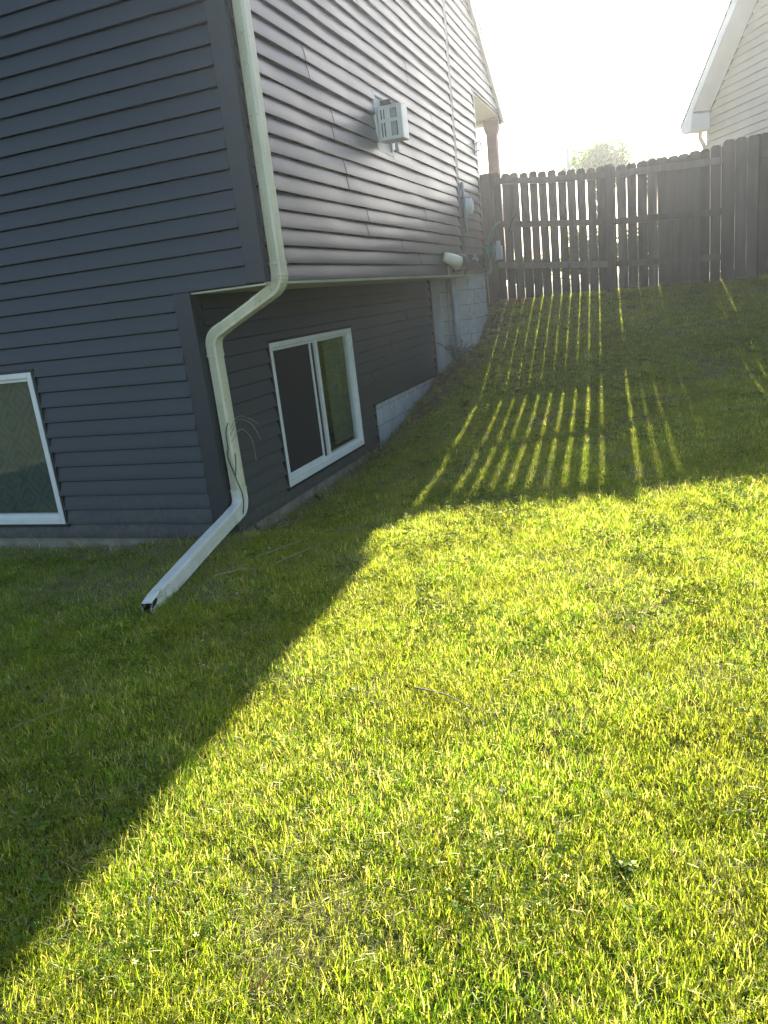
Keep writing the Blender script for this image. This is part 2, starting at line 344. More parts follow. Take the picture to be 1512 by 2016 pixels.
# roof
def roofprism(ytail, yridge, ztail, zridge, x0, x1, th_, name, m):
    r = MB(); r.prism([(x0,ytail,ztail),(x0,yridge,zridge),(x0,yridge,zridge+th_),(x0,ytail,ztail+th_)], (x1-x0,0,0)); return r.build(name, m, house)
def rz(y): return RT + RS*(74.6-y)
roofprism(76.6, 38, rz(76.6)+.55, rz(38)+.55, -44, OV+.55, .45, 'roof', M['roof'])
roofprism(-.6, 38, rz(76.6)+.55, rz(38)+.55, -44, OV+.55, .45, 'roof', M['roof'])
r = MB(); r.prism([(OV+.32,76.5,rz(76.5)-.75),(OV+.32,38,rz(38)-.75),(OV+.32,38,rz(38)+.54),(OV+.32,76.5,rz(76.5)+.54)], (.2,0,0)); r.build('rake_fascia', M['white'], house, .03)
r = MB(); r.prism([(OV+.16,75.0,rz(75)-.5),(OV+.16,38,rz(38)-.5),(OV+.16,38,rz(38)-.4),(OV+.16,75.0,rz(75)-.4)], (.15,0,0)); r.build('rake_soffit', M['white'], house)
r = MB(); r.prism([(OV+.02,74.6,rz(74.6)-1.25),(OV+.02,38,rz(38)-1.25),(OV+.02,38,rz(38)-.5),(OV+.02,74.6,rz(74.6)-.5)], (.13,0,0)); r.build('frieze_board', M['trim'], house)
r = MB(); r.box(-42, OV+.31, 74.6, 76.5, 34.9, 35.15); r.box(-42, OV+.31, 76.3, 76.55, 35.15, rz(76.5)+.5); r.build('eave_soffit', M['white'], house)
# porch behind the far corner
r = MB(); r.box(-42, OV-.05, 58.1, 74.6, 35.35, 35.5); r.build('porch_ceiling', M['cream'], house)
r = MB(); r.box(-42, OV+.12, 74.0, 74.55, 34.95, 35.34); r.build('porch_beam', M['white'], house)
r = MB(); r.box(3.3,4.7,73.0,74.4,14.0,33.2); r.build('porch_post', M['post_red'], house, .06)
r = MB(); r.prism([(3.3,73,33.2),(4.7,73,33.2),(5.0,73,34.0),(5.0,73,35.0),(3.0,73,35.0),(3.0,73,34.0)], (0,1.5,0)); r.build('post_capital', M['post_red'], house, .04)
r = MB(); r.box(-42, 3.4, 58.1, 75, 13.2, 14.0); r.build('porch_floor', M['concrete'], house)
# white board, conduits on the return wall under the cantilever
r = MB(); r.box(.1, 1.15, 50.4, 50.52, 2.6, 14.7); r.build('white_board', M['panel'], house, .02)
r = MB(); r.tube([(2.05,50.35,4), (2.05,50.35,14.8)], .12, 10); r.build('pipe', M['conduit'], house, smooth=True)
r = MB(); r.tube([(2.9,50.15,6.2), (2.9,50.15,14.8)], .36, 12); r.build('pipe', M['conduit'], house, smooth=True)
# window frames
def window(x_or_y, u0, u1, z0, z1, axis, mull=None):
    """axis 'A': front wall (u = x, outward -y). axis 'B': side wall (u = y, outward +x)"""
    def bx(mb, ua, ub, n0, n1, za, zb):
        if axis == 'A': mb.box(ua, ub, -n1, -n0, za, zb)
        else: mb.box(n0, n1, ua, ub, za, zb)
    wr = MB()
    for a in ((u0-.22,u0,z0-.2,z1+.2),(u1,u1+.22,z0-.2,z1+.2),(u0,u1,z1,z1+.2),(u0,u1,z0-.2,z0)): bx(wr, a[0],a[1],-.02,.19,a[2],a[3])
    win = empty('window', (u0,0,z0) if axis=='A' else (0,u0,z0)); win.parent = house; win.location = Vector(win.location)-house.location
    wr.build('channel', M['trim_edge'], win)
    fr = MB(); w_ = .36
    for a in ((u0,u0+w_,z0,z1),(u1-w_,u1,z0,z1),(u0+w_,u1-w_,z1-w_,z1),(u0+w_,u1-w_,z0,z0+w_+.05)): bx(fr, a[0]+.005,a[1]-.005,-.3,.25,a[2],a[3])
    if mull: bx(fr, mull-.2, mull+.2, -.25, .17, z0+w_+.05, z1-w_)
    fr.build('frame', M['white'], win, .04)
    sa = MB(); i0, i1, j0, j1 = u0+w_, u1-w_, z0+w_+.05, z1-w_
    q = .22
    for a in ((i0,i0+q,j0,j1),(i1-q,i1,j0,j1),(i0+q,i1-q,j1-q,j1),(i0+q,i1-q,j0,j0+q+.06)): bx(sa, a[0]+.003,a[1]-.003,-.42,.06,a[2]+.003,a[3]-.003)
    sa.build('sash', M['white'], win, .02)
    return win, bx, (i0+q, i1-q, j0+q, j1-q)
winA, bx, (i0,i1,j0,j1) = window(0, *WA, 'A')
m_ = MB(); bx(m_, i0, i1, -.2, -.17, j0, j1); m_.build('pane', M['glass'], winA)
winA['label'] = 'window with a diamond patterned curtain'
c = MB(); n = 90
for i in range(n):
    ua, ub = i0-.5+(i1-i0+1)*i/n, i0-.5+(i1-i0+1)*(i+1)/n
    fa, fb = (.62+.12*math.sin(ua*3.1)+.05*math.sin(ua*7.7) for ua in (ua, ub))
    c.quad((ua,fa,j0-.6),(ub,fb,j0-.6),(ub,fb,j1+.6),(ua,fa,j1+.6))
c.build('curtain', M['curtain'], winA, smooth=True)
r = MB(); r.box(WA[0]-3, WA[1]+3, 6, 6.2, -.5, 14); r.box(WA[0]-3, WA[1]+3, .5, 6, -.7,-.5); r.box(WA[0]-3, WA[1]+3, .5, 6, 14, 14.2); r.box(WA[0]-3.2, WA[0]-3, .5, 6, -.5, 14); r.box(WA[1]+3, WA[1]+3.2, .5, 6, -.5, 14)
r.build('room', M['room'], house)
winB, bx, (i0,i1,j0,j1) = window(0, *WB, 'B', mull=16.2)
winB['label'] = 'two panel sliding window under the overhang'
m_ = MB(); bx(m_, 16.35, i1, -.2, -.17, j0, j1); m_.build('pane', M['glass'], winB)
m_ = MB(); bx(m_, i0, 16.0, -.1, -.07, j0, j1); m_.build('insect_screen', M['screen'], winB, label='black insect screen over the left half')
st = MB(); bx(st, 15.2, 15.42, -.24, .03, j0, j1); bx(st, i0+.05, 15.2, -.2, .0, j0-.02, j0+.25); st.build('sliding_sash', M['white'], winB, .02)
c = MB(); n = 40
for i in range(n):
    ua, ub = 19.6+4.6*i/n, 19.6+4.6*(i+1)/n
    fa, fb = (-.72+.14*math.sin(q*4.1)+.05*math.sin(q*9.3) for q in (ua, ub))
    c.quad((fa,ua,j0+.2),(fb,ub,j0+.2),(fb,ub,j1+.6),(fa,ua,j1+.6))
c.build('curtain', M['curtain_plain'], winB, smooth=True)
r = MB(); r.box(-12, -11.8, WB[0]-2, WB[1]+6, -.5, 14); r.box(-12,-.4,WB[0]-2,WB[1]+6,-.7,-.5); r.box(-12,-.4,WB[0]-2,WB[1]+6,14,14.2); r.box(-12,-.4,WB[0]-2.2,WB[0]-2,-.5,14); r.box(-12,-.4,WB[1]+6,WB[1]+6.2,-.5,14)
r.build('room', M['room'], house)

# ------------------------------------------------------------------ downspout
def rsec(a, b, ribs, ribd=.038):
    """rounded rectangle in (s,t), half sizes a,b; ribs: 't' -> grooves on the +-t faces, 's' -> on the +-s faces"""
    pts = []; c = .09; 
    def side(L, flip):
        out = []
        if flip:
            k = 5
            for i in range(k):
                u = -L*.72 + 2*L*.72*(i+.5)/k; h = L*.72/k*.55
                out += [(u-h, 0), (u-h*.5, -ribd), (u+h*.5, -ribd), (u+h, 0)]
        return out
    L = a-c
    pts.append((-L, -b))
    pts += [(u, -b-d) for u, d in side(L, 't' in ribs)]; pts.append((L, -b)); pts.append((a-.025, -b+.025))
    L2 = b-c
    pts.append((a, -L2)); pts += [(a+d, u) for u, d in side(L2, 's' in ribs)]; pts.append((a, L2)); pts.append((a-.025, b-.025))
    pts.append((L, b)); pts += [(-u, b+d) for u, d in side(L, 't' in ribs)]; pts.append((-L, b)); pts.append((-a+.025, b-.025))
    pts.append((-a, L2)); pts += [(-a-d, -u) for u, d in side(L2, 's' in ribs)]; pts.append((-a, -L2)); pts.append((-a+.025, -b+.025))
    return pts
def sweep(path, sec, s0, scales=None, capend=False):
    mb = MB(); P = [Vector(p) for p in path]; s = Vector(s0); n = len(P); rings = []
    for i, p in enumerate(P):
        d = (P[min(i+1,n-1)]-P[max(i-1,0)]).normalized(); s = (s-d*s.dot(d)).normalized(); t = d.cross(s)
        k = scales[i] if scales else 1
        sc = sec(i) if callable(sec) else sec
        rings.append([p + s*(q[0]*k) + t*(q[1]*k) for q in sc])
    m = len(rings[0]); vs = [v for r_ in rings for v in r_]
    fs = [(i*m+j, i*m+(j+1)%m, (i+1)*m+(j+1)%m, (i+1)*m+j) for i in range(n-1) for j in range(m)]
    mb.add(vs, fs); return mb
def arc(p0, p1, p2, rad, n=10):
    """rounded corner at p1"""
    p0, p1, p2 = map(Vector, (p0,p1,p2)); a = (p0-p1).normalized(); b = (p2-p1).normalized(); ang = a.angle(b); tl = rad/math.tan(ang/2)
    A, B = p1+a*tl, p1+b*tl; bis = (a+b).normalized(); c = p1+bis*(rad/math.sin(ang/2))
    out = []
    for i in range(n+1):
        v = (A-c).lerp(B-c, i/n).normalized() if 0 else None
        f = i/n; va, vb = (A-c).normalized(), (B-c).normalized(); om = va.angle(vb)
        v = (va*math.sin((1-f)*om)+vb*math.sin(f*om))/math.sin(om); out.append(c+v*rad)
    return out
ds = empty('downspout', (5.5, .9, 14))
tag(ds, 'off-white ribbed metal downspout bending under the overhang and kicking out onto the lawn', 'downspout')
a_, b_ = .33, .43
X1, X2, YD = 5.52, .52, .95
p_top = (X1,YD,35.2); k1 = (X1,YD,14.75); k2 = (X2,YD,12.35); k3 = (X2+.05,YD-.05,1.75); k4 = (2.35,-11.7,.27)
e1 = arc(p_top, k1, k2, 1.0, 14); e2 = arc(k1, k2, k3, .95, 14); e3 = arc(k2, k3, k4, .75, 14)
sx = (1,0,0)
sec_t = rsec(a_, b_, 't'); sec_tt = rsec(a_*1.06, b_*1.06, 't')
def pleat(nn, amp=.045): return [1 + (amp if i % 2 else -amp*.3) for i in range(nn)]
def dens(pts, k):
    out = []
    for a, b in zip(pts[:-1], pts[1:]): out += [Vector(a).lerp(Vector(b), i/k) for i in range(k)]
    return out + [Vector(pts[-1])]
sweep([p_top, e1[0]], sec_t, sx).build('upper_pipe', M['pipe'], ds)
el = [e1[0]+Vector((0,0,.55))] + e1 + [e1[-1].lerp(e2[0], .3)]
sweep(el, sec_tt, sx, [1.0]+pleat(len(e1), .03)+[1.0]).build('elbow', M['pipe'], ds)
sweep([e1[-1].lerp(e2[0], .25), e2[0]], sec_t, sx).build('offset_pipe', M['pipe'], ds)
el = [e2[0]+(e1[-1]-e2[0])*.12] + e2 + [e2[-1]-Vector((0,0,.5))]
sweep(el, sec_tt, sx, [1.0]+pleat(len(e2), .03)+[1.0]).build('elbow', M['pipe'], ds)
sweep([e2[-1], e3[0]-Vector((0,0,.0))], sec_t, sx).build('lower_pipe', M['pipe'], ds)
sec_s = rsec(a_*1.07, b_*1.07, 's')
el = [e3[0]+Vector((0,0,.5))] + e3 + [e3[-1].lerp(Vector(k4), .1)]
sweep(el, sec_s, sx, [1.0]+pleat(len(e3), .02)+[1.0]).build('elbow', M['pipe_clean'], ds)
# kick-out leg with a crushed mouth
pa, pb = e3[-1].lerp(Vector(k4), .06), Vector(k4)
NP = 44
def legsec(i):
    f = i/NP; base = rsec(a_, b_*1.02, 's', .055); out = []
    for (s_, t_) in base:
        if s_ > .1 and .80 < f:           # crumpled right-hand side near the mouth
            k = math.sin((f-.80)/.20*PI*.8)
            s_ -= .26*k*max(0,(1-abs(t_)/(b_*1.3))) + .05*math.sin(f*90+t_*7)
            t_ += .05*math.sin(f*61+s_*9)*k
        if f > .93 and t_ > 0: t_ -= .12*(f-.93)/.07
        out.append((s_, t_))
    return out
leg = sweep([pa.lerp(pb, i/NP)+Vector((0,0,.05*math.sin(i/NP*PI))) for i in range(NP+1)], legsec, sx)
lo_ = leg.build('outlet_pipe', M['pipe_clean'], ds)
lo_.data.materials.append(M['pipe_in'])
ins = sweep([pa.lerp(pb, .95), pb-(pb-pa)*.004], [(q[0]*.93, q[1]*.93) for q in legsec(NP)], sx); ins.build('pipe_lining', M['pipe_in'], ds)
for z_ in (27, 17):
    st = MB(); st.box(X1-.6, X1+a_+.05, YD-b_-.04, YD+b_+.05, z_, z_+.12)
for p_, nm_ in ((e3[0]+Vector((0,0,.5)),'joint_band'),(e2[-1]-Vector((0,0,.5)),'joint_band'),(e1[0]+Vector((0,0,.55)),'joint_band')):
    sweep([p_+Vector((0,0,.05)),p_+Vector((0,0,.0)),p_-Vector((0,0,.06))], rsec(a_*1.12,b_*1.12,''), sx).build(nm_, M['pipe'], ds)
# ------------------------------------------------------------------ vent cage on the side wall
vc = empty('wall_vent', (OV, 23, 24.4)); tag(vc, 'boxy off-white slotted vent guard on the sunlit side wall', 'vent')
m_ = MB(); ya, yb, za, zb = VB
m_.box(OV-.15, OV+.03, ya, yb, za, zb); m_.build('mounting_plate', M['nb_white'], vc)
m_ = MB()
for a in ((ya-.05,ya+.28,za,zb),(yb-.28,yb+.05,za,zb),(ya+.28,yb-.28,zb-.28,zb),(ya+.28,yb-.28,za,za+.28)): m_.box(OV+.031, OV+.2, *a)
m_.build('mounting_frame', M['nb_white'], vc, .03)
m_ = MB(); m_.box(OV, OV+.9, 23.4, 24.5, 26.6, 28.35); m_.build('vent_pipe', M['iron'], vc, .1)
# cage: near face (-y) with slots, outer face (+x)
X0, X1c, Y0, Y1, Z0, Z1 = OV+.21, OV+2.15, 22.0, 23.5, 25.15, 27.6
m_ = MB(); bt = .1
def face_grid(mb, xs, zs, y, t):           # strips around holes
    for a, b in xs: mb.box(a, b, y, y+t, Z0, Z1)
    for (a, b) in zs: mb.box(X0, X1c, y+.003, y+t-.003, a, b)
face_grid(m_, [(X0,X0+.2),(X0+.32,X0+.42),(X0+.54,X0+.98),(X1c-.42,X1c)], [(Z0,Z0+.25),(Z0+1.28,Z0+1.5),(Z1-.25,Z1)], Y0, bt)
m_.box(X0, X1c, Y0+bt, Y1, Z1-.08, Z1); m_.box(X0, X1c, Y0+bt, Y1, Z0, Z0+.08)
m_.box(X1c-.08, X1c, Y0+bt, Y1, Z0+.08, Z1-.08); m_.box(X0,X0+.06, Y0+bt, Y1, Z0+.08, Z1-.08)
m_.build('guard', M['white'], vc, .02)
m_ = MB(); m_.box(X0+1.0, X1c-.56, Y0+.13, Y0+.17, Z0+.2, Z1-.2); m_.build('filter_panel', M['filter'], vc)
m_ = MB(); m_.box(X0+.07, X1c-.09, Y0+.3, Y0+.34, Z0+.09, Z1-.09); m_.build('liner', M['black_plastic'], vc)
m_ = MB(); m_.tube([(OV+1.3,22.7,24.95),(OV+1.3,22.7,24.3)], .14, 10); m_.build('drain_stub', M['conduit'], vc, smooth=True)
# ------------------------------------------------------------------ dryer vent hood
dv = empty('dryer_vent', (OV, 40, 15.6)); tag(dv, 'ivory scoop shaped dryer vent at the bottom edge of the side wall', 'vent')
m_ = MB(); pts = []
for i in range(9):
    f = i/8; pts.append((OV+.15+2.0*f*.9, 39.6-1.7*math.sin(f*.5), 16.6-.9*f*f))
m_.tube([(OV+.2,37.6,16.8),(OV+.5,37.9,16.65),(OV+.9,38.4,16.4),(OV+1.35,39.1,16.0)],[.4,.5,.6,.72],16,cap=False); m_.add([(OV+.2,39.2,16.75)]+[],[])
o = m_.build('hood', M['hood'], dv, smooth=True); sm = o.modifiers.new('s','SOLIDIFY'); sm.thickness = .006
m_ = MB(); m_.tube([(OV+.1,42.9,16.3),(OV+1.0,42.2,16.2),(OV+1.35,40.4,16.25)], [.75,.8,.6], 12); m_.build('collar', M['black_plastic'], dv, smooth=True)
m_ = MB(); m_.box(OV+.12, OV+.3, 41.6, 44.0, 15.2, 17.2); m_.box(OV+.3, OV+.75, 43.3, 43.6, 15.3, 17.0); m_.build('wall_plate', M['black_plastic'], dv, .04)
m_ = MB(); m_.tube([(OV+.2,39.5,15.9),(OV+.2,39.45,15.0)], .09, 8); m_.build('drip_tab', M['panel'], dv)
# ------------------------------------------------------------------ electrical bits near the seam
jb = empty('junction_box', (OV+.3, 48.4, 20)); tag(jb, 'round white junction box on grey conduit beside the vertical seam trim', 'junction box')
m_ = MB(); m_.tube([(OV+.18,49.1,22.2),(OV+.95,49.1,22.2)], [.85,.85], 18); m_.tube([(OV+.951,49.1,22.2),(OV+1.1,49.1,22.2)], [.6,.58], 18); m_.build('box', M['nb_white'], jb, .05)
m_ = MB(); m_.tube([(OV+.32,48.35,19.4),(OV+.32,48.35,23.0),(OV+.32,47.9,24.6)], .16, 10); m_.build('conduit', M['conduit'], jb, smooth=True)
m_ = MB(); m_.box(OV+.12,OV+.3,47.5,56.0,15.35,17.1); m_.box(OV+.3,OV+.42,55.7,56.05,15.2,17.3); o = m_.build('shade_sheet', M['trim_edge'], None)  # dark sheet added over the siding to stand in for shade there
tag(o, 'added dark sheet imitating shade at the bottom of the far end of the side wall', 'panel')
wl = empty('wall_bracket', (OV+.1, 56.6, 28.6)); tag(wl, 'small grey bracket on the far edge of the side wall above the fence', 'bracket')
m_ = MB(); m_.box(OV+.1,OV+.26,56.2,57.0,28.4,30.0); m_.build('plate', M['conduit'], wl, .03)
m_ = MB(); m_.tube([(OV+.26,56.6,29.6),(OV+.8,56.6,29.8),(OV+.95,56.6,29.1)], .12, 8); m_.tube([(OV+.26,56.6,28.8),(OV+.75,56.6,28.9)], .1, 8); m_.build('arm', M['conduit'], wl)

# ------------------------------------------------------------------ ground
def lerp_tab(tab, v):
    xs = [t[0] for t in tab]; ys = [t[1] for t in tab]; return float(np.interp(v, xs, ys))
LAWN = [(-60,.0),(-40,0),(-12,.0),(0,.2),(6,.42),(14,.8),(20,1.2),(28,1.9),(36,2.9),(42,4.7),(50,7.3),(57,9.5),(62,11.1),(66,11.8),(80,12.2),(1500,12.2)]
WALL = [(-60,.0),(-12,-.15),(-4,-.75),(0,-.95),(18,-.85),(27,-.5),(32,.1),(37,1.0),(44,2.2),(50,3.6),(52,4.8),(56,8.5),(60,11),(66,11.8),(80,12.2),(1500,12.2)]
def sm(t): t = min(max(t,0),1); return t*t*(3-2*t)
def zg(x, y):
    k_ = sm((y-12)/16); f = sm((x+.5)/(15-7.5*k_)) if y > 0 else sm((x+6+5.5*sm((y+12)/12))/(14+1*sm((y+12)/12)))
    z = lerp_tab(WALL, y)*(1-f) + lerp_tab(LAWN, y)*f
    if x > 22 and y < 40: z += .05*(min(x,60)-22)*sm((40-y)/20)*sm((y+22)/22)
    if y > 45: z -= .035*max(0,min(x,33)-6)*sm((y-45)/15)*.5
    z += (.16*noise.noise(Vector((x*.16, y*.16, 3)))+.07*noise.noise(Vector((x*.6,y*.6,7))))*sm((100-y)/20)
    return z
def hid(x, y):      # under the house
    return (x < -.3 and .25 < y < 57.5) or (x < OV-.4 and 51 < y < 57.5)
def gmat():
    m = mat('soil_and_thatch', (.06,.05,.03), .95, .2)
    o, n, r = noise_mix(m, (.032,.055,.012), (.060,.062,.024), 3.2, .38, .62, coord='World', detail=8, rough=.7)
    o2, n2, r2 = noise_mix(m, o, (.10,.095,.05), 26, .5, .75, coord='World', detail=8, rough=.75)
    t1, tn, tr_ = noise_mix(m, (.25,.24,.13), (.14,.135,.07), 30, .35, .7, coord='World', detail=9, rough=.75, loc=(3,1,0))
    ba = N(m, 'ShaderNodeAttribute', attribute_name='bare'); x = N(m, 'ShaderNodeMix', data_type='RGBA')
    mm = N(m, 'ShaderNodeMath', operation='MULTIPLY'); mm.use_clamp = True; mm.inputs[1].default_value = 1.1; LK(m, ba.outputs['Fac'], mm.inputs[0]); LK(m, mm.outputs[0], x.inputs[0]); LK(m, o2, x.inputs[6]); LK(m, t1, x.inputs[7])
    LK(m, x.outputs[2], bs(m).inputs['Base Color']); bump(m, n2, .8, .02); return m
M['soil'] = gmat()
def grid_mesh(name, xs, ys, skip=None):
    vs = []; fs = []; idx = {}
    for j, y in enumerate(ys):
        for i, x in enumerate(xs): vs.append((x, y, zg(x, y)))
    n = len(xs)
    for j in range(len(ys)-1):
        for i in range(n-1):
            cx, cy = (xs[i]+xs[i+1])/2, (ys[j]+ys[j+1])/2
            if skip and skip(cx, cy): continue
            fs.append((j*n+i, j*n+i+1, (j+1)*n+i+1, (j+1)*n+i))
    return vs, fs
xs = [-1500,-600,-200,-80,-45]+list(np.arange(-40, 60.1, .8))+[70,100,200,600,1500]
ys = [-1500,-600,-200,-90,-60]+list(np.arange(-50, 76.1, .8))+[90,140,300,900,1500]
vs_, fs_ = grid_mesh('ground', xs, ys)
g = MB(); g.v = vs_; g.f = fs_; me = me_ground = bpy.data.meshes.new('ground'); me.from_pydata([(a*S,b*S,c*S) for a,b,c in g.v], [], g.f)
for p in me.polygons: p.use_smooth = True
me.materials.append(M['soil']); go = bpy.data.objects.new('ground', me); COL.objects.link(go); tag(go, kind='structure')

# ------------------------------------------------------------------ grass: tufts of blades scattered by geometry nodes
def blade_mat(name, stops, trans, dead=(.36,.34,.20), patch=True, tf=.5):
    m = bpy.data.materials.new(name); m.use_nodes = True; nt = m.node_tree; nt.nodes.remove(bs(m)); out = nt.nodes['Material Output']
    at = N(m, 'ShaderNodeAttribute', attribute_name='tint'); oi = N(m, 'ShaderNodeObjectInfo')
    cr = N(m, 'ShaderNodeValToRGB'); el = cr.color_ramp.elements
    el[0].color = (*stops[0],1); el[1].color = (*stops[-1],1)
    for i, s_ in enumerate(stops[1:-1]): e = el.new((i+1)/(len(stops)-1)); e.color = (*s_,1)
    LK(m, at.outputs['Fac'], cr.inputs[0])
    col = cr.outputs[0]
    if patch:
        o, n, r = noise_mix(m, col, (.115,.15,.022), 1.7, .42, .70, coord='World', detail=5)
        o, n, r = noise_mix(m, o, dead, 5.5, .64, .78, coord='World', detail=7, rough=.7)
        col = o
    hs = N(m, 'ShaderNodeHueSaturation'); mr = N(m, 'ShaderNodeMapRange'); mr.inputs[3].default_value = .75; mr.inputs[4].default_value = 1.3
    LK(m, oi.outputs['Random'], mr.inputs[0]); LK(m, mr.outputs[0], hs.inputs['Value']); LK(m, col, hs.inputs['Color'])
    df = N(m, 'ShaderNodeBsdfDiffuse'); LK(m, hs.outputs[0], df.inputs[0])
    mu = N(m, 'ShaderNodeMix', data_type='RGBA', blend_type='MULTIPLY'); mu.inputs[0].default_value = 1; mu.inputs[7].default_value = (*trans,1); LK(m, hs.outputs[0], mu.inputs[6])
    tl = N(m, 'ShaderNodeBsdfTranslucent'); LK(m, mu.outputs[2], tl.inputs[0])
    gl = N(m, 'ShaderNodeBsdfGlossy'); gl.inputs['Roughness'].default_value = .38; gl.inputs[0].default_value = (.85,.9,.45,1)
    m1 = N(m, 'ShaderNodeMixShader'); m1.inputs[0].default_value = tf; LK(m, df.outputs[0], m1.inputs[1]); LK(m, tl.outputs[0], m1.inputs[2])
    m2 = N(m, 'ShaderNodeMixShader'); m2.inputs[0].default_value = .03; LK(m, m1.outputs[0], m2.inputs[1]); LK(m, gl.outputs[0], m2.inputs[2])
    LK(m, m2.outputs[0], out.inputs[0]); return m
M['blade'] = blade_mat('grass_blade', [(.045,.105,.010),(.072,.145,.013),(.108,.17,.018),(.16,.195,.035),(.32,.31,.18)], (5.0,4.1,1.7), tf=.7)
M['straw'] = blade_mat('straw', [(.40,.36,.18),(.30,.27,.12),(.50,.46,.27)], (1.2,1.1,.9), patch=False, tf=.35)
M['leaf'] = blade_mat('clover_leaf', [(.07,.13,.012),(.10,.16,.016),(.14,.18,.025)], (2.9,2.6,1.0), patch=False)
M['petal'] = mat('white_petal', (.75,.75,.68), .7)
M['dead_leaf'] = blade_mat('dead_leaf', [(.16,.10,.05),(.28,.18,.09),(.10,.07,.04)], (1.3,1,.7), patch=False, tf=.3)
def tuft(name, kind, seed, nb):
    r = random.Random(seed); V = []; F = []; T = []
    for b in range(nb):
        if kind == 'grass':
            rr = .055*math.sqrt(r.random()); a = r.uniform(0,2*PI); x, y = rr*math.cos(a), rr*math.sin(a)
            h = r.uniform(.014,.040) if r.random() < .93 else r.uniform(.04,.06); wd = r.uniform(.0007,.0015); la = r.uniform(0,2*PI); lean = r.uniform(.15,1.2)*h; droop = r.uniform(0,.5)*h
            tint = min(1, max(0, r.gauss(.38,.2))) if r.random() > .13 else 1.0
        elif kind == 'straw':
            rr = .06*math.sqrt(r.random()); a = r.uniform(0,2*PI); x, y = rr*math.cos(a), rr*math.sin(a)
            h = r.uniform(.004,.018); wd = r.uniform(.0004,.001); la = r.uniform(0,2*PI); lean = r.uniform(.006,.032); droop = r.uniform(0,1)*h
            tint = r.random()
        px, py = math.cos(la+PI/2+r.uniform(-.6,.6))*wd, math.sin(la+PI/2+r.uniform(-.6,.6))*wd
        dx, dy = math.cos(la), math.sin(la); base = len(V); z0 = -.004 if kind == 'grass' else r.uniform(.004,.03)
        for i, (f, wf) in enumerate(((0,1),(.4,.95),(.75,.65))):
            z = z0 + h*f*(1-.15*f); l = lean*f*f if kind == 'grass' else lean*f
            V += [(x+dx*l-px*wf, y+dy*l-py*wf, z), (x+dx*l+px*wf, y+dy*l+py*wf, z)]; T += [tint, tint]
        V.append((x+dx*lean, y+dy*lean, z0+h-droop*.6)); T.append(min(1, tint+.1))
        F += [(base,base+1,base+3,base+2),(base+2,base+3,base+5,base+4),(base+4,base+5,base+6)]
    return V, F, T
def leafy(seed, nb, rad=.005, h0=.02, h1=.045):
    r = random.Random(seed); V = []; F = []; T = []
    for b in range(nb):
        rr = .05*math.sqrt(r.random()); a = r.uniform(0,2*PI); c = Vector((rr*math.cos(a), rr*math.sin(a), r.uniform(h0,h1))); t0 = r.uniform(0,2*PI); tint = r.random()
        nrm = Vector((r.uniform(-.5,.5), r.uniform(-.5,.5), 1)).normalized(); ax = nrm.orthogonal().normalized(); ay = nrm.cross(ax)
        for k in range(3):
            aa = t0+k*2*PI/3; cc = c + (ax*math.cos(aa)+ay*math.sin(aa))*rad*.95; base = len(V); q = rad*r.uniform(.75,1.1)
            for j in range(6): V.append(tuple(cc+(ax*math.cos(j*PI/3+aa)+ay*math.sin(j*PI/3+aa))*q + nrm*(.0015 if j%2 else 0))); T.append(tint)
            F.append(tuple(range(base, base+6)))
        base = len(V); V += [(c.x-.0006,c.y,0),(c.x+.0006,c.y,0),tuple(c)]; T += [tint]*3; F.append((base,base+1,base+2))
    return V, F, T
def flower(seed):
    r = random.Random(seed); V = []; F = []; T = []
    for k in range(16):
        a = k*2.4; el_ = r.uniform(-.2,1.4); c = Vector((math.cos(a)*math.cos(el_), math.sin(a)*math.cos(el_), math.sin(el_)))*.005+Vector((0,0,.045)); base = len(V)
        d = (c-Vector((0,0,.045))).normalized(); s_ = d.orthogonal().normalized()*.0022; V += [tuple(c-s_),tuple(c+s_),tuple(c+d*.005)]; T += [0]*3; F.append((base,base+1,base+2))
    return V, F, T
def fallen_leaf(seed):
    r = random.Random(seed); V = []; F = []; T = []
    for k in range(5):
        c = Vector((r.uniform(-.04,.04), r.uniform(-.04,.04), r.uniform(.012,.04))); nrm = Vector((r.uniform(-1,1), r.uniform(-1,1), 1.4)).normalized(); ax = nrm.orthogonal().normalized(); ay = nrm.cross(ax); L = r.uniform(.008,.02); base = len(V); tint = r.random()
        for (p_, q_) in ((-1,0),(-.3,.4),(.4,.35),(1,0),(.4,-.35),(-.3,-.4)): V.append(tuple(c+ax*p_*L+ay*q_*L+nrm*abs(q_)*L*.5)); T.append(tint)
        F += [(base,base+1,base+2,base+3),(base,base+3,base+4,base+5)]
    return V, F, T
def proto_coll(name, protos):
    c = bpy.data.collections.new(name)
    for i, (nm, (V, F, T), m) in enumerate(protos):
        me = bpy.data.meshes.new(nm); me.from_pydata(V, [], F); at = me.attributes.new('tint', 'FLOAT', 'POINT'); at.data.foreach_set('value', T); me.materials.append(m)
        o = bpy.data.objects.new(nm, me); c.objects.link(o)
    return c
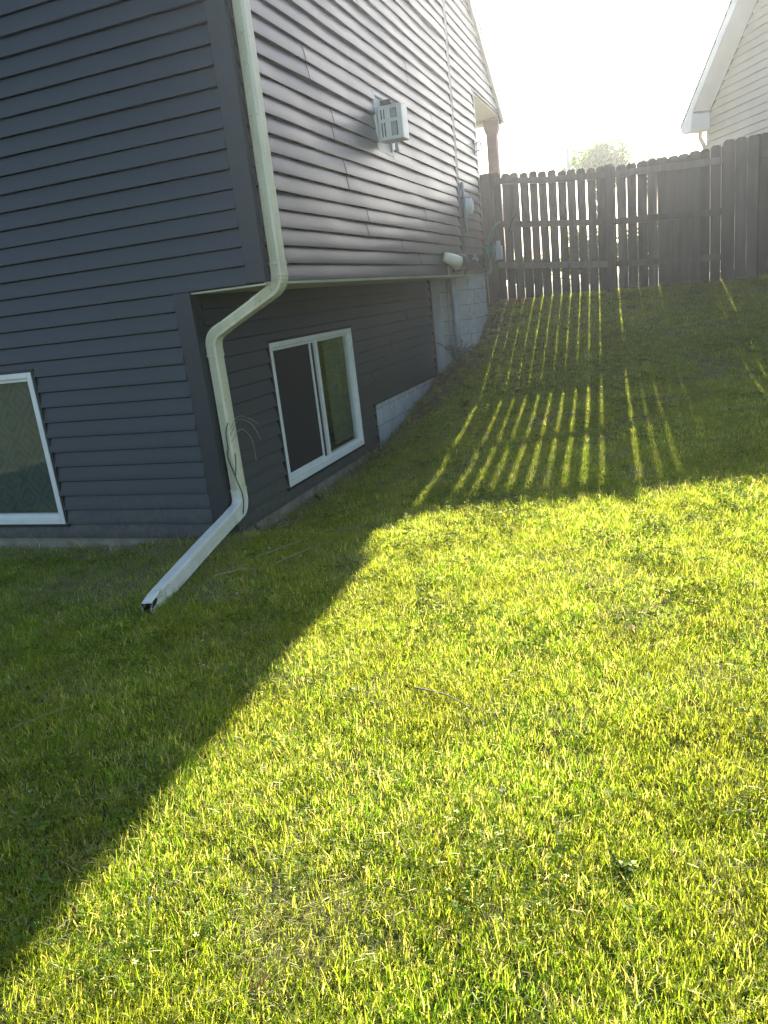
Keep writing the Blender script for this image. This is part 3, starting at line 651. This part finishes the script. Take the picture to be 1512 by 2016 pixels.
def scatter(name, mask, density, coll, smin, smax, tilt, seed, res=.7, x=(-24,50), y=(-40,63.8), label=None, tiltdir=(0,0)):
    xs = list(np.arange(x[0], x[1]+.01, res)); ys = list(np.arange(y[0], y[1]+.01, res))
    vs, fs = grid_mesh(name, xs, ys, skip=lambda a, b: hid(a, b) or mask(a, b) <= 0.001)
    me = bpy.data.meshes.new(name); me.from_pydata([(a*S,b*S,c*S+.001) for a,b,c in vs], [], fs)
    at = me.attributes.new('dens', 'FLOAT', 'POINT'); at.data.foreach_set('value', [float(mask(v[0],v[1])) for v in vs])
    o = bpy.data.objects.new(name, me); COL.objects.link(o)
    gn = bpy.data.node_groups.new(name, 'GeometryNodeTree')
    gn.interface.new_socket('Geometry', in_out='INPUT', socket_type='NodeSocketGeometry'); gn.interface.new_socket('Geometry', in_out='OUTPUT', socket_type='NodeSocketGeometry')
    nn = gn.nodes; L = gn.links.new
    gi, gz = nn.new('NodeGroupInput'), nn.new('NodeGroupOutput')
    dp = nn.new('GeometryNodeDistributePointsOnFaces'); dp.distribute_method = 'RANDOM'; dp.inputs['Seed'].default_value = seed
    na = nn.new('GeometryNodeInputNamedAttribute'); na.data_type = 'FLOAT'; na.inputs[0].default_value = 'dens'
    mu = nn.new('ShaderNodeMath'); mu.operation = 'MULTIPLY'; mu.inputs[1].default_value = density; L(na.outputs[0], mu.inputs[0]); L(mu.outputs[0], dp.inputs['Density'])
    L(gi.outputs[0], dp.inputs['Mesh'])
    ci = nn.new('GeometryNodeCollectionInfo'); ci.inputs[0].default_value = coll; ci.inputs[1].default_value = True; ci.inputs[2].default_value = True
    ip = nn.new('GeometryNodeInstanceOnPoints'); ip.inputs['Pick Instance'].default_value = True
    L(dp.outputs['Points'], ip.inputs['Points']); L(ci.outputs[0], ip.inputs['Instance'])
    rn = nn.new('FunctionNodeRandomValue'); rn.data_type = 'FLOAT_VECTOR'; rn.inputs[0].default_value = (tiltdir[0]-tilt,tiltdir[1]-tilt,0); rn.inputs[1].default_value = (tiltdir[0]+tilt,tiltdir[1]+tilt,2*PI)
    L(rn.outputs[0], ip.inputs['Rotation'])
    rs = nn.new('FunctionNodeRandomValue'); rs.data_type = 'FLOAT'; rs.inputs[2].default_value = smin; rs.inputs[3].default_value = smax; L(rs.outputs[1], ip.inputs['Scale'])
    L(ip.outputs[0], gz.inputs[0])
    md = o.modifiers.new('scatter', 'NODES'); md.node_group = gn
    tag(o, label, None, None, 'stuff'); return o
def nz(x, y, s, o=0): return noise.noise(Vector((x*s+o, y*s-o, o*1.7)))
def in_view(x, y):      # rough ground footprint of what the lens can see, with a generous margin
    dx, dy = x-CAMP[0], y-CAMP[1]
    if dy < 5: return False
    return -1.55 < dx/dy+.25*0 < .62 and (x > -24)
def bare(x, y):
    """1 where soil / thatch shows"""
    b = 0
    if x < 2 and y < 2: b = max(b, sm(1-abs(y+1.2)/3.5)*.85)                                   # strip below the front wall
    b = max(b, sm(1.45-math.hypot((x+3.5)/7, (y+7)/4.6))*.72)                                # thin patch beside the outlet
    b = max(b, sm(1.2-math.hypot((x-5)/2.6, (y+9.5)/1.8))*.6)
    if y > 0:
        wdt = 2.2 + (y > 28)*min(5.5,(y-28)*.3); b = max(b, sm(1.45-x/wdt)*.92 if y < 50 else sm(1.3-(x-4.5)/4.5)*.95)
    b = max(b, sm((nz(x,y,.33,5)-.25)*4)*.55, sm((nz(x,y,.9,17)-.42)*6)*.7)
    return min(b, .97)
def m_grass(x, y):
    if not in_view(x, y) or y > 63.9: return 0
    return max(0, 1-bare(x, y))*max(.4, 1+.4*nz(x,y,.5,2)+.3*nz(x,y,1.1,6)) * (1 if y < 12 else .75)
def m_straw(x, y):
    if not in_view(x, y) or y > 63.9: return 0
    return .5 + 3.4*bare(x, y)*(1 if y < 18 else .6) + .8*max(0, nz(x,y,.45,9)-.12) + 14*max(0, nz(x,y,1.15,31)-.42)
def m_clover(x, y):
    if not in_view(x, y) or y > 62: return 0
    k = max(0, nz(x,y,.22,13)+.02)*1.7 + (.5 if -12 < y < 10 and x > 9 else 0)*(nz(x,y,.5,4)+.4)
    return max(0, k)*(1-bare(x,y))
def m_litter(x, y):
    if not in_view(x, y): return 0
    return max(0, .004 + (bare(x,y)-.2)*(1 if y > 18 else .04))
cg = proto_coll('grass_tufts', [('grass_tuft', tuft('g','grass',i,42), M['blade']) for i in range(12)])
cs = proto_coll('straw_tufts', [('straw_tuft', tuft('s','straw',50+i,12), M['straw']) for i in range(8)])
cc = proto_coll('clover_tufts', [('clover_tuft', leafy(80+i,13), M['leaf']) for i in range(6)])
cf = proto_coll('clover_flowers', [('clover_flower', flower(90+i), M['petal']) for i in range(4)])
cl_ = proto_coll('leaf_litter', [('fallen_leaf', fallen_leaf(190+i), M['dead_leaf']) for i in range(6)])
scatter('grass', m_grass, 1000, cg, .7, 1.3, .25, 1, label='short mown lawn grass with drier patches')
scatter('dry_clippings', m_straw, 300, cs, .7, 1.5, .12, 2, label='dry straw coloured clippings lying in the lawn')
scatter('clover', m_clover, 160, cc, .7, 1.3, .15, 3, label='patches of small clover leaves in the lawn')
scatter('clover_flowers', lambda x, y: (1 if in_view(x,y) and y < 40 and x > 3 else 0)*max(0,nz(x,y,.3,21)+.25), 14, cf, .6, 1.2, .3, 4, label='scattered small white clover blossoms in the lawn')
scatter('leaf_litter', m_litter, 140, cl_, .6, 1.5, .5, 5, label='brown leaf litter and debris banked along the foundation')

at = me_ground.attributes.new('bare', 'FLOAT', 'POINT'); at.data.foreach_set('value', [float(bare(a, b)) for a, b, c in vs_])
def m_rag(x, y):
    if x < 1.6 and -1.5 < y < .2: return 1.0*sm(1.3-abs(y+.5))*(.5+max(0,nz(x,y,.7,41)+.3))
    if y >= -.5 and y < 50 and 0 < x < 1.5+.04*y: return .8*(.35+max(0,nz(x,y,.6,43)+.25))
    return 0
cr_ = proto_coll('rough_tufts', [('rough_tuft', tuft('r','grass',300+i,16), M['blade']) for i in range(6)] + [('dry_tuft', tuft('d','grass',320+i,14), M['straw']) for i in range(5)])
scatter('rough_grass', m_rag, 130, cr_, 1.5, 3.0, .45, 8, label='taller uncut grass and dead stalks along the foot of the walls')
# ------------------------------------------------------------------ fence
YF = 64.0
fn = empty('wooden_fence', (20, YF, 11)); tag(fn, 'tall weathered grey-brown picket fence closing the back of the lawn', 'fence')
def ftop(x): return lerp_tab([(2,27.35),(5,27.25),(8,26.75),(14,26.2),(20,25.75),(26,25.75),(32,26.05),(37,26.35),(44,26.8)], x)
def rail(xa, xb, f, w_=.75, yy=YF-.1, name='rail', m='fence_pale'):
    mb = MB(); n = 12
    for i in range(n):
        a, b = xa+(xb-xa)*i/n, xa+(xb-xa)*(i+1)/n
        mb.add([(a,yy-.3,f(a)),(b,yy-.3,f(b)),(b,yy-.02,f(b)),(a,yy-.02,f(a)),(a,yy-.3,f(a)+w_),(b,yy-.3,f(b)+w_),(b,yy-.02,f(b)+w_),(a,yy-.02,f(a)+w_)],
               [(0,3,2,1),(4,5,6,7),(0,1,5,4),(2,3,7,6)] + ([(3,0,4,7)] if i == 0 else []) + ([(1,2,6,5)] if i == n-1 else []))
    return mb.build(name, M[m], fn)
def rt(x): return lerp_tab([(4,26.0),(12,24.95),(20,24.35),(33,23.95)], x)
def rm(x): return lerp_tab([(4,20.95),(8,20.4),(20,19.05),(33,18.5)], x)-.1
def rl(x): return lerp_tab([(4,15.75),(8,15.2),(20,13.95),(33,13.25)], x)+.05
for f_ in (rt, rm, rl):
    rail(5.6, 19.2, f_); rail(20.3, 32.4, f_)
rp = random.Random(4)
def picket(x, wd, top, bot, y0, th_=.14, tilt=0, m='fence'):
    mb = MB(); c = .24; sh = tilt*(top-bot); y_ = lambda z: y0
    pts = [(x+.0,y0,bot),(x+wd,y0,bot),(x+wd+sh,y0,top-c),(x+wd+sh-c,y0,top),(x+sh+c,y0,top),(x+sh,y0,top-c)]
    # slightly wavy edges so the gaps vary
    n = 9; L = []; Rr = []
    for i in range(n+1):
        f = i/n; z = bot+(top-c-bot)*f; L.append((x+sh*f+rp.uniform(-.018,.018), y0, z)); Rr.append((x+wd+sh*f+rp.uniform(-.018,.018), y0, z))
    pts = L[::-1] ; pts = [*Rr, (Rr[-1][0]-c, y0, top), (L[-1][0]+c, y0, top), *L[::-1]]
    mb.prism(pts, (0, th_, 0)); return mb.build('picket', M[m], fn)
x = 3.1; i = 0; PITCH = 1.165
while x < 33.2:
    gap = .125 if x < 12 else (.12 if x < 20.5 else (.03 if x < 24.5 else -.06))
    if 29.8 < x < 32.6: gap = .06
    gap *= rp.uniform(.6, 1.35)
    w_ = PITCH-gap; bot = max(zg(x+.5, YF)-.35, 0)
    picket(x, w_, ftop(x+.5)+rp.uniform(-.12,.12), bot+ (.0+rp.uniform(0,.2) if x > 5.5 else 0), YF-.1+rp.uniform(0,.03)+(.17 if x > 20.5 and i % 2 else 0), tilt=rp.uniform(-.0022,.0022)+(.0035 if i % 3 == 0 and x < 20 else 0))
    x += PITCH; i += 1
def post(x, wd, dp, top, name='post'):
    mb = MB(); mb.box(x-wd/2, x+wd/2, YF-.12-dp, YF-.12, zg(x,YF)-2, top); return mb.build(name, M['fence'], fn, .03)
post(19.75, .95, .85, ftop(20)+.08); post(5.15, .85, .8, ftop(5.1)-.1); post(4.3, .8, .5, ftop(4.4)-.1)
post(32.9, .8, .8, ftop(33)+.1)
for k, (xa, wd) in enumerate(((32.35,1.25),(33.65,1.2),(34.88,1.1))):    # boards nailed on the near side at the corner
    picket(xa, wd, ftop(xa)+.25-.05*k, zg(xa,YF)-.3, YF-1.12+.03*k, .14)
post(35.95,.5,.9, ftop(36)+.1)
# second run beyond the corner
fr2 = empty('wooden_fence', (40, 65, 11)); tag(fr2, 'darker section of picket fence right of the wide corner boards', 'fence')
fn_old = fn; fn = fr2
x = 36.3
while x < 50:
    w_ = 1.12; picket(x, w_, ftop(x)+.35+rp.uniform(-.1,.1), zg(x,66)-.3, YF+.9, .14); x += 1.17
YFs = YF; 
for f_, d_ in ((lambda x: 24.05, 0), (lambda x: 18.9, 0), (lambda x: 13.1, 0)): rail(36.2, 49.5, f_, .75, YF+.9, m='fence')
fn = fn_old
# fence behind the viewer (seen mirrored in the front window)
bf = empty('wooden_fence', (-8, -84, 0)); tag(bf, 'sunlit brown board fence opposite the front wall, mirrored in its window', 'fence')
for k in range(26):
    mb = MB(); xa = -46+k*3.0; mb.box(xa, xa+2.95, -84.1+.02*(k%2), -83.96+.02*(k%2), -.3, 15.5+rp.uniform(-.15,.15)); mb.build('board', M['fence'], bf)
for k in range(5):
    mb = MB(); xa = -42+k*17; mb.box(xa, xa+1.0, -83.9, -83.0, -.5, 16); mb.build('post', M['fence'], bf)
for z_ in (3, 12): mb = MB(); mb.box(-46, 32, -83.9, -83.6, z_, z_+.8); mb.build('rail', M['fence'], bf)
# iron hook on the middle rail
hk = MB(); hk.tube([(7.45,63.35,19.9),(7.7,63.3,20.9),(8.3,63.25,21.75),(8.9,63.3,20.9),(9.2,63.35,19.7)], .09, 8); o = hk.build('wire_hook', M['iron'], None, smooth=True); tag(o, 'black upside-down V wire hook on the middle fence rail', 'hook')
# hose reel and hose
hr = empty('hose_reel', (4.9, 62.6, 17)); tag(hr, 'faded blue-grey hose reel fixed beside the fence post at the house corner', 'hose reel')
m_ = MB(); m_.tube([(4.2,62.4,17.6),(4.38,62.4,17.6)], [1.35,1.35], 20); m_.build('drum_side', M['reel'], hr); m_ = MB(); m_.tube([(5.5,62.4,17.5),(5.68,62.4,17.5)], [1.1,1.1], 20); m_.build('drum_side', M['reel'], hr)
m_ = MB(); m_.tube([(4.38,62.4,17.6),(5.5,62.4,17.5)], [.5,.5], 14); m_.build('axle', M['reel'], hr)
m_ = MB(); m_.box(5.7,6.5,62.1,62.8,16.6,18.3); m_.box(5.8,6.3,62.2,62.7,18.3,18.9); m_.build('bracket', M['conduit'], hr, .1)
m_ = MB()
for k in range(4):
    c_ = (4.55+.22*k, 62.4, 17.55); rr = .78+.05*(k%2); m_.tube([(c_[0]+.11*a/24, c_[1]+rr*math.cos(a*PI/12), c_[2]+rr*math.sin(a*PI/12)) for a in range(25)], .1, 8)
m_.build('hose_coil', M['hose'], hr, smooth=True)
hs_ = MB()
def spl(P, n=8):
    P = [Vector(p) for p in P]; out = []
    for i in range(len(P)-1):
        p0, p1, p2, p3 = P[max(i-1,0)], P[i], P[i+1], P[min(i+2,len(P)-1)]
        for k in range(n):
            t_ = k/n; out.append(.5*((2*p1)+(p2-p0)*t_+(2*p0-5*p1+4*p2-p3)*t_*t_+(3*p1-p0-3*p2+p3)*t_**3))
    return out+[P[-1]]
hs_.tube(spl([(6.3,63.2,21.15),(5.6,62.9,20.7),(5.0,62.6,19.6),(4.8,62.2,18.6),(5.1,61.8,17.6)]), .11, 8)
hs_.tube(spl([(4.9,61.7,17.2),(5.2,61.2,15.9),(5.3,60,15.1),(5.4,57,14.9),(5.6,53.5,15.5),(5.5,50.6,16.5)]), .11, 8)
hs_.tube(spl([(4.4,61.7,18.8),(4.7,61.9,17.9),(4.9,61.5,16.9),(4.6,61.6,18.2)]), .1, 8)
o = hs_.build('garden_hose', M['hose'], None, smooth=True); tag(o, 'green garden hose looping from the wall tap to the reel', 'hose')
tp = MB(); tp.tube([(OV+.3,50.4,16.7),(OV+.75,50.4,16.7),(OV+.85,50.5,16.4)], .16, 8); tp.tube([(OV+.55,50.1,17.0),(OV+.55,50.7,17.0)], .12, 8); o = tp.build('wall_tap', M['conduit'], None); tag(o, 'small metal tap on the side wall with the green hose attached', 'tap')
stk = MB(); stk.tube([(4.75,60.8,10.2),(4.62,60.9,15.2)], .09, 8); o = stk.build('stake', M['stem'], None); tag(o, 'thin tan stake standing at the house corner by the fence', 'stake')

# ------------------------------------------------------------------ neighbour's house
nb = empty('cream_house', (31.93, 88, 10)); tag(nb, 'cream sided neighbouring house gable rising behind the fence', 'house')
P0 = Vector((31.93,88,0)); Wd = Vector((.4526,-.8917,0)); Nn_ = Vector((-.8917,-.4526,0))
HW = 36; RZ0 = 31.6; RSl = .93
def nb_span(z):
    if z <= 32.2: return (-1e9,1e9)
    d = (z-32.2)/RSl; return (d-.4, HW*2-d)
siding(P0, Wd, Nn_, 0.3, HW*2, 12.0, 62, top=nb_span, warp=.008, seed=30, lip=.16, step=4, exp=.98).build('siding', M['nb_siding'], nb)
def NP_(s_, off, z): return tuple(P0 + Wd*s_ + Nn_*off + Vector((0,0,z)))
m_ = MB(); m_.prism([NP_(-.1,.0,12),NP_(.4,.0,12),NP_(.4,.2,12),NP_(-.1,.2,12)], (0,0,21)); m_.build('corner_trim', M['nb_siding'], nb)
m_ = MB(); m_.prism([NP_(0,-.1,12),NP_(HW*2,-.1,12),NP_(HW*2,-.1,33),NP_(HW,-.1,32+RSl*HW),NP_(0,-.1,32)], tuple(-Nn_*1.0)); m_.prism([NP_(0,-1,12),NP_(.3,-1,12),NP_(.3,-60,12),NP_(0,-60,12)], (0,0,20)); m_.build('wall_core', M['nb_siding'], nb)
def rk(s_): return 32.15+RSl*(s_+1.35)
m_ = MB(); m_.prism([NP_(-1.5,3.0,rk(-1.5)-.75),NP_(1.0,3.0,rk(-1.5)-.95),NP_(1.5,3.0,rk(1.5)-1.3),NP_(HW,3.0,rk(HW)-1.3),NP_(HW,3.0,rk(HW)+.1),NP_(-1.7,3.0,rk(-1.7)+.1)], tuple(Nn_*.18)); m_.build('rake_fascia', M['nb_white'], nb)
m_ = MB(); m_.prism([NP_(-1.75,3.25,rk(-1.75)+.12),NP_(HW,3.25,rk(HW)+.12),NP_(HW,3.25,rk(HW)+.5),NP_(-1.75,3.25,rk(-1.75)+.5)], tuple(-Nn_*60)); m_.build('roof', M['roof'], nb)
m_ = MB(); m_.prism([NP_(.9,.22,rk(1.5)-1.2),NP_(HW,.22,rk(HW)-1.1),NP_(HW,.22,rk(HW)-.9),NP_(.9,.22,rk(1.5)-1.0)], tuple(Nn_*2.75)); m_.build('rake_soffit', M['nb_white'], nb)
m_ = MB(); m_.prism([NP_(-1.4,3.0,31.15),NP_(.9,3.0,31.15),NP_(.9,3.0,rk(.9)-.9),NP_(-1.4,3.0,31.9)], tuple(-Nn_*2.75)); m_.prism([NP_(-1.4,.2,31.2),NP_(.0,.2,31.2),NP_(.0,.2,31.4),NP_(-1.4,.2,31.4)], tuple(-Nn_*60)); m_.build('eave_box', M['nb_white'], nb)
m_ = MB(); m_.tube([NP_(-1.0,.6,31.2),NP_(-1.0,.6,30.4),NP_(-.2,.5,29.3),NP_(-.15,.4,28.6),NP_(-.15,.4,14)], .3, 8); m_.build('downspout', M['nb_siding'], nb)

# ------------------------------------------------------------------ trees and pole beyond
def leaf_crown(c, rad, nleaf, lsz, seed):
    r = random.Random(seed); mb = MB(); c = Vector(c)
    lobes = []
    for k in range(26):
        d = Vector((r.gauss(0,1), r.gauss(0,1), r.gauss(0,.8))).normalized(); lobes.append((c+Vector((d.x*rad[0],d.y*rad[1],d.z*rad[2]))*r.uniform(.35,.9), r.uniform(.22,.42)*rad[0]))
    T = []
    for k in range(nleaf):
        lc, lr = r.choice(lobes); d = Vector((r.gauss(0,1), r.gauss(0,1), r.gauss(0,1))).normalized(); p = lc + d*lr*r.uniform(.4,1.05)
        nrm = Vector((r.gauss(0,1),r.gauss(0,1),r.gauss(0,1))).normalized(); a = nrm.orthogonal().normalized()*lsz*r.uniform(.6,1.3); b = nrm.cross(a)*.55
        mb.add([p-a,p-b,p+a,p+b], [(0,1,2,3)]); T += [r.random()]*4
    return mb, T
def tree(name, base, c, rad, nleaf, lsz, seed, m, label):
    t_ = empty(name, base); tag(t_, label, 'tree', 'trees beyond the fence')
    tr = MB(); b = Vector(base); c = Vector(c); tr.tube([b, b.lerp(c,.5)+Vector((.4,0,0)), c], [rad[0]*.07, rad[0]*.05, rad[0]*.02], 8)
    r = random.Random(seed)
    for k in range(9):
        q = b.lerp(c, r.uniform(.45,.9)); e = c+Vector((r.uniform(-1,1)*rad[0]*.8, r.uniform(-1,1)*rad[1]*.8, r.uniform(-.2,.9)*rad[2])); tr.tube([q, q.lerp(e,.5)+Vector((0,0,-.3)), e], [rad[0]*.03, rad[0]*.02, rad[0]*.006], 6)
    tr.build('trunk', M['bark'], t_)
    mb, T = leaf_crown(c, rad, nleaf, lsz, seed); o = mb.build('crown', m, t_)
    at = o.data.attributes.new('tint','FLOAT','POINT'); at.data.foreach_set('value', T)
M['tree_leaf'] = blade_mat('tree_leaf', [(.03,.085,.010),(.055,.12,.012),(.10,.16,.02)], (2.2,2.2,.8), patch=False)
M['rust_leaf'] = blade_mat('rust_leaf', [(.22,.12,.05),(.28,.17,.07),(.2,.16,.06)], (1.6,1.2,.8), patch=False)
tree('leafy_tree', (8.5,202,12), (8.5,202,43), (9.2,8.5,9.0), 14000, .45, 5, M['tree_leaf'], 'round yellow-green tree crown showing above the middle of the fence')
tree('rusty_tree', (23,205,12), (23,205,41), (3.6,3.4,4.2), 1800, .32, 9, M['rust_leaf'], 'small rusty-orange treetop peeking over the fence right of the green tree')
pl_ = MB(); pl_.tube([(1.6,190,12),(1.6,190,44),(1.6,190,48),(1.75,190,53)], [.55,.5,.35,.12], 8); pl_.tube([(1.0,190,46.6),(2.2,190,46.7)], .16, 6); o = pl_.build('utility_mast', M['conduit'], None); tag(o, 'thin grey mast rising in front of the green tree', 'mast')

def bush(x_, y_, rx, h, seed, label):
    z_ = zg(x_, y_); t_ = empty('bush', (x_, y_, z_)); tag(t_, label, 'bush', 'bushes beyond the fence')
    st = MB(); r = random.Random(seed)
    for k in range(6): st.tube([(x_,y_,z_-.3),(x_+r.uniform(-1,1)*rx*.3,y_,z_+h*.4),(x_+r.uniform(-1,1)*rx*.7,y_+r.uniform(-1,1),z_+h*.8)], [.25,.15,.05], 6)
    st.build('stem', M['bark'], t_); mb, T = leaf_crown((x_,y_,z_+h*.5), (rx, rx*.6, h*.5), 6000, .36, seed); o = mb.build('foliage', M['tree_leaf'], t_)
    at = o.data.attributes.new('tint','FLOAT','POINT'); at.data.foreach_set('value', T)
bush(13.5, 104, 6, 9.5, 41, 'first green bush behind the fence gaps left of the middle post')
bush(23.5, 108, 6, 10.5, 42, 'second green bush behind the fence right of the middle post')
bush(1.5, 112, 5, 6.5, 43, 'low green bush behind the leftmost fence gaps')
# ------------------------------------------------------------------ weeds, twigs
def twig(name, pts, r0, m, label, cat='twig', group=None):
    mb = MB(); n = len(pts)
    sp = spl(pts, 6); mb.tube(sp, [r0*(1-.6*i/len(sp)) for i in range(len(sp))], 6); o = mb.build(name, m, None); tag(o, label, cat, group); return o, mb
def gz_(x, y, h=.35): return (x, y, zg(x,y)+h)
# weed climbing on the lower downspout
wd_ = empty('dead_weed', (1.2,.2,.2)); tag(wd_, 'thin olive weed stem climbing the lower downspout with dry arching blades', 'weed')
m_ = MB(); m_.tube(spl([(.6,.0,-.4),(1.15,.3,2.2),(.95,.28,3.6),(.55,.35,5.0),(.62,.4,5.6)]), .045, 6); m_.tube(spl([(.88,.32,3.9),(1.05,.3,4.6),(1.1,.35,5.3)]), .035, 6); m_.tube(spl([(.62,.4,5.6),(.7,.35,6.6),(.95,.35,7.2)]), .035, 6); m_.build('stem', M['vine'], wd_)
m_ = MB(); m_.tube(spl([(.95,.4,6.4),(1.5,.7,7.3),(2.0,1.3,6.9),(2.3,1.6,5.9)]), .02, 5); m_.tube(spl([(1.0,.4,6.8),(1.5,.9,7.5),(2.1,2.0,6.8)]), .018, 5); m_.tube(spl([(.95,.4,6.0),(1.5,.8,6.7),(1.9,1.2,6.0),(2.0,1.2,4.6)]), .018, 5); m_.build('dry_blade', M['stem'], wd_)
tw = [([(4.6,-4.6),(5.8,-2.4),(6.2,.6),(6.6,2.8)],.035,'long thin pale stem arching over the shaded lawn right of the downspout'),
      ([(6.2,-5.5),(6.9,-3.8),(7.6,-2.4),(8.0,-1.6)],.03,'short grey stem lying parallel below the long pale stem'),
      ([(3.6,-7.6),(4.6,-6.6),(5.4,-6.6),(6.0,-7.6)],.04,'bent twig just right of the downspout outlet'),
      ([(17.6,-17.2),(18.8,-17.5),(19.8,-18.2)],.035,'straw coloured twig in the middle of the sunlit lawn'),
      ([(4.0,-22.0),(4.7,-21.0),(5.5,-20.2)],.02,'long straw stem near the left edge of the shaded lawn'),
      ([(6.6,19.5),(7.6,20.2),(8.6,21.2)],.05,'pale twig on the ground beside the two panel window')]
for pts, r0, lb in tw: twig('twig', [gz_(a,b,.32) for a,b in pts], r0, M['stem'], lb)
def weed(name, x, y, h, n, seed, label, m='leaf', L=.5):
    r = random.Random(seed); root = empty(name, (x,y,zg(x,y))); tag(root, label, 'weed', 'weeds along the house wall')
    st = MB(); lv = MB(); T = []
    for k in range(n):
        e = Vector((x+r.uniform(-.6,.6)*h, y+r.uniform(-.6,.6)*h, zg(x,y)+h*r.uniform(.5,1))); b0 = Vector((x,y,zg(x,y)-.1)); P = [b0, b0.lerp(e,.5)+Vector((0,0,.15*h)), e]; st.tube(spl(P,4), .03, 5)
        for q in spl(P,4)[3:]:
            for s_ in (0,1):
                d = Vector((r.uniform(-1,1),r.uniform(-1,1),r.uniform(-.1,.5))).normalized()*L*r.uniform(.5,1); sd_ = d.cross(Vector((0,0,1))).normalized()*L*.22
                lv.add([q, q+d*.45+sd_, q+d, q+d*.45-sd_], [(0,1,2,3)]); T += [r.random()]*4
    st.build('stem', M['vine'], root); o = lv.build('foliage', M[m], root); at = o.data.attributes.new('tint','FLOAT','POINT'); at.data.foreach_set('value', T)
weed('weed', 2.9, 49.2, 3.2, 8, 3, 'leafy weed growing in front of the grey pipe under the overhang', L=.6)
weed('weed', 7.6, 31.5, 1.0, 7, 4, 'low broad-leaved weed on the bank below the fence streaks', L=.5)
weed('weed', 1.6, 1.6, 1.1, 7, 6, 'sparse weed at the foot of the lower house corner', L=.35)
weed('weed', 1.5, 10.5, .9, 6, 7, 'small weed sprouting below the two panel window', L=.3)
weed('weed', 5.9, 56.0, 1.4, 9, 8, 'scrubby weed at the far house corner below the hose', L=.4)
weed('weed', 1.6, 37.5, 1.1, 9, 12, 'low weed against the stepped block foundation', L=.35)
weed('broadleaf_weed', 24.8, -24.3, .42, 9, 15, 'bright broad-leaved plantain in the sunlit foreground grass', L=.22)
# pile of rusty leaves by the fence
r = random.Random(77); lp = MB(); T = []
for k in range(420):
    a = r.uniform(0,2*PI); q = math.sqrt(r.random()); x_, y_ = 8.3+1.7*q*math.cos(a), 62.2+.9*q*math.sin(a); c = Vector((x_,y_,zg(x_,y_)+.15+.45*(1-q)*r.random()))
    nrm = Vector((r.gauss(0,.7),r.gauss(0,.7),1)).normalized(); ax = nrm.orthogonal().normalized()*.14; ay = nrm.cross(ax)*.6; lp.add([c-ax,c-ay,c+ax,c+ay],[(0,1,2,3)]); T += [r.random()]*4
o = lp.build('leaf_pile', M['rust_leaf'], None); tag(o, 'small pile of orange-brown leaves at the foot of the fence', 'leaf pile'); at = o.data.attributes.new('tint','FLOAT','POINT'); at.data.foreach_set('value', T)

# ------------------------------------------------------------------ added scattering volume standing in for lens glare
HZ = MB(); HZ.box(-1520, 1520, -1520, 1520, -12, 66)
hm = bpy.data.materials.new('glare_haze'); hm.use_nodes = True; hn = hm.node_tree; hn.nodes.remove(hn.nodes['Principled BSDF'])
pv = hn.nodes.new('ShaderNodeVolumePrincipled'); pv.inputs['Color'].default_value = (.94,.97,1,1); pv.inputs['Density'].default_value = .0015; pv.inputs['Anisotropy'].default_value = .82
hn.links.new(pv.outputs[0], hn.nodes['Material Output'].inputs['Volume'])
ho = HZ.build('glare_haze', hm, None); tag(ho, kind='stuff', label='thin scattering air added to imitate lens glare towards the low sun')
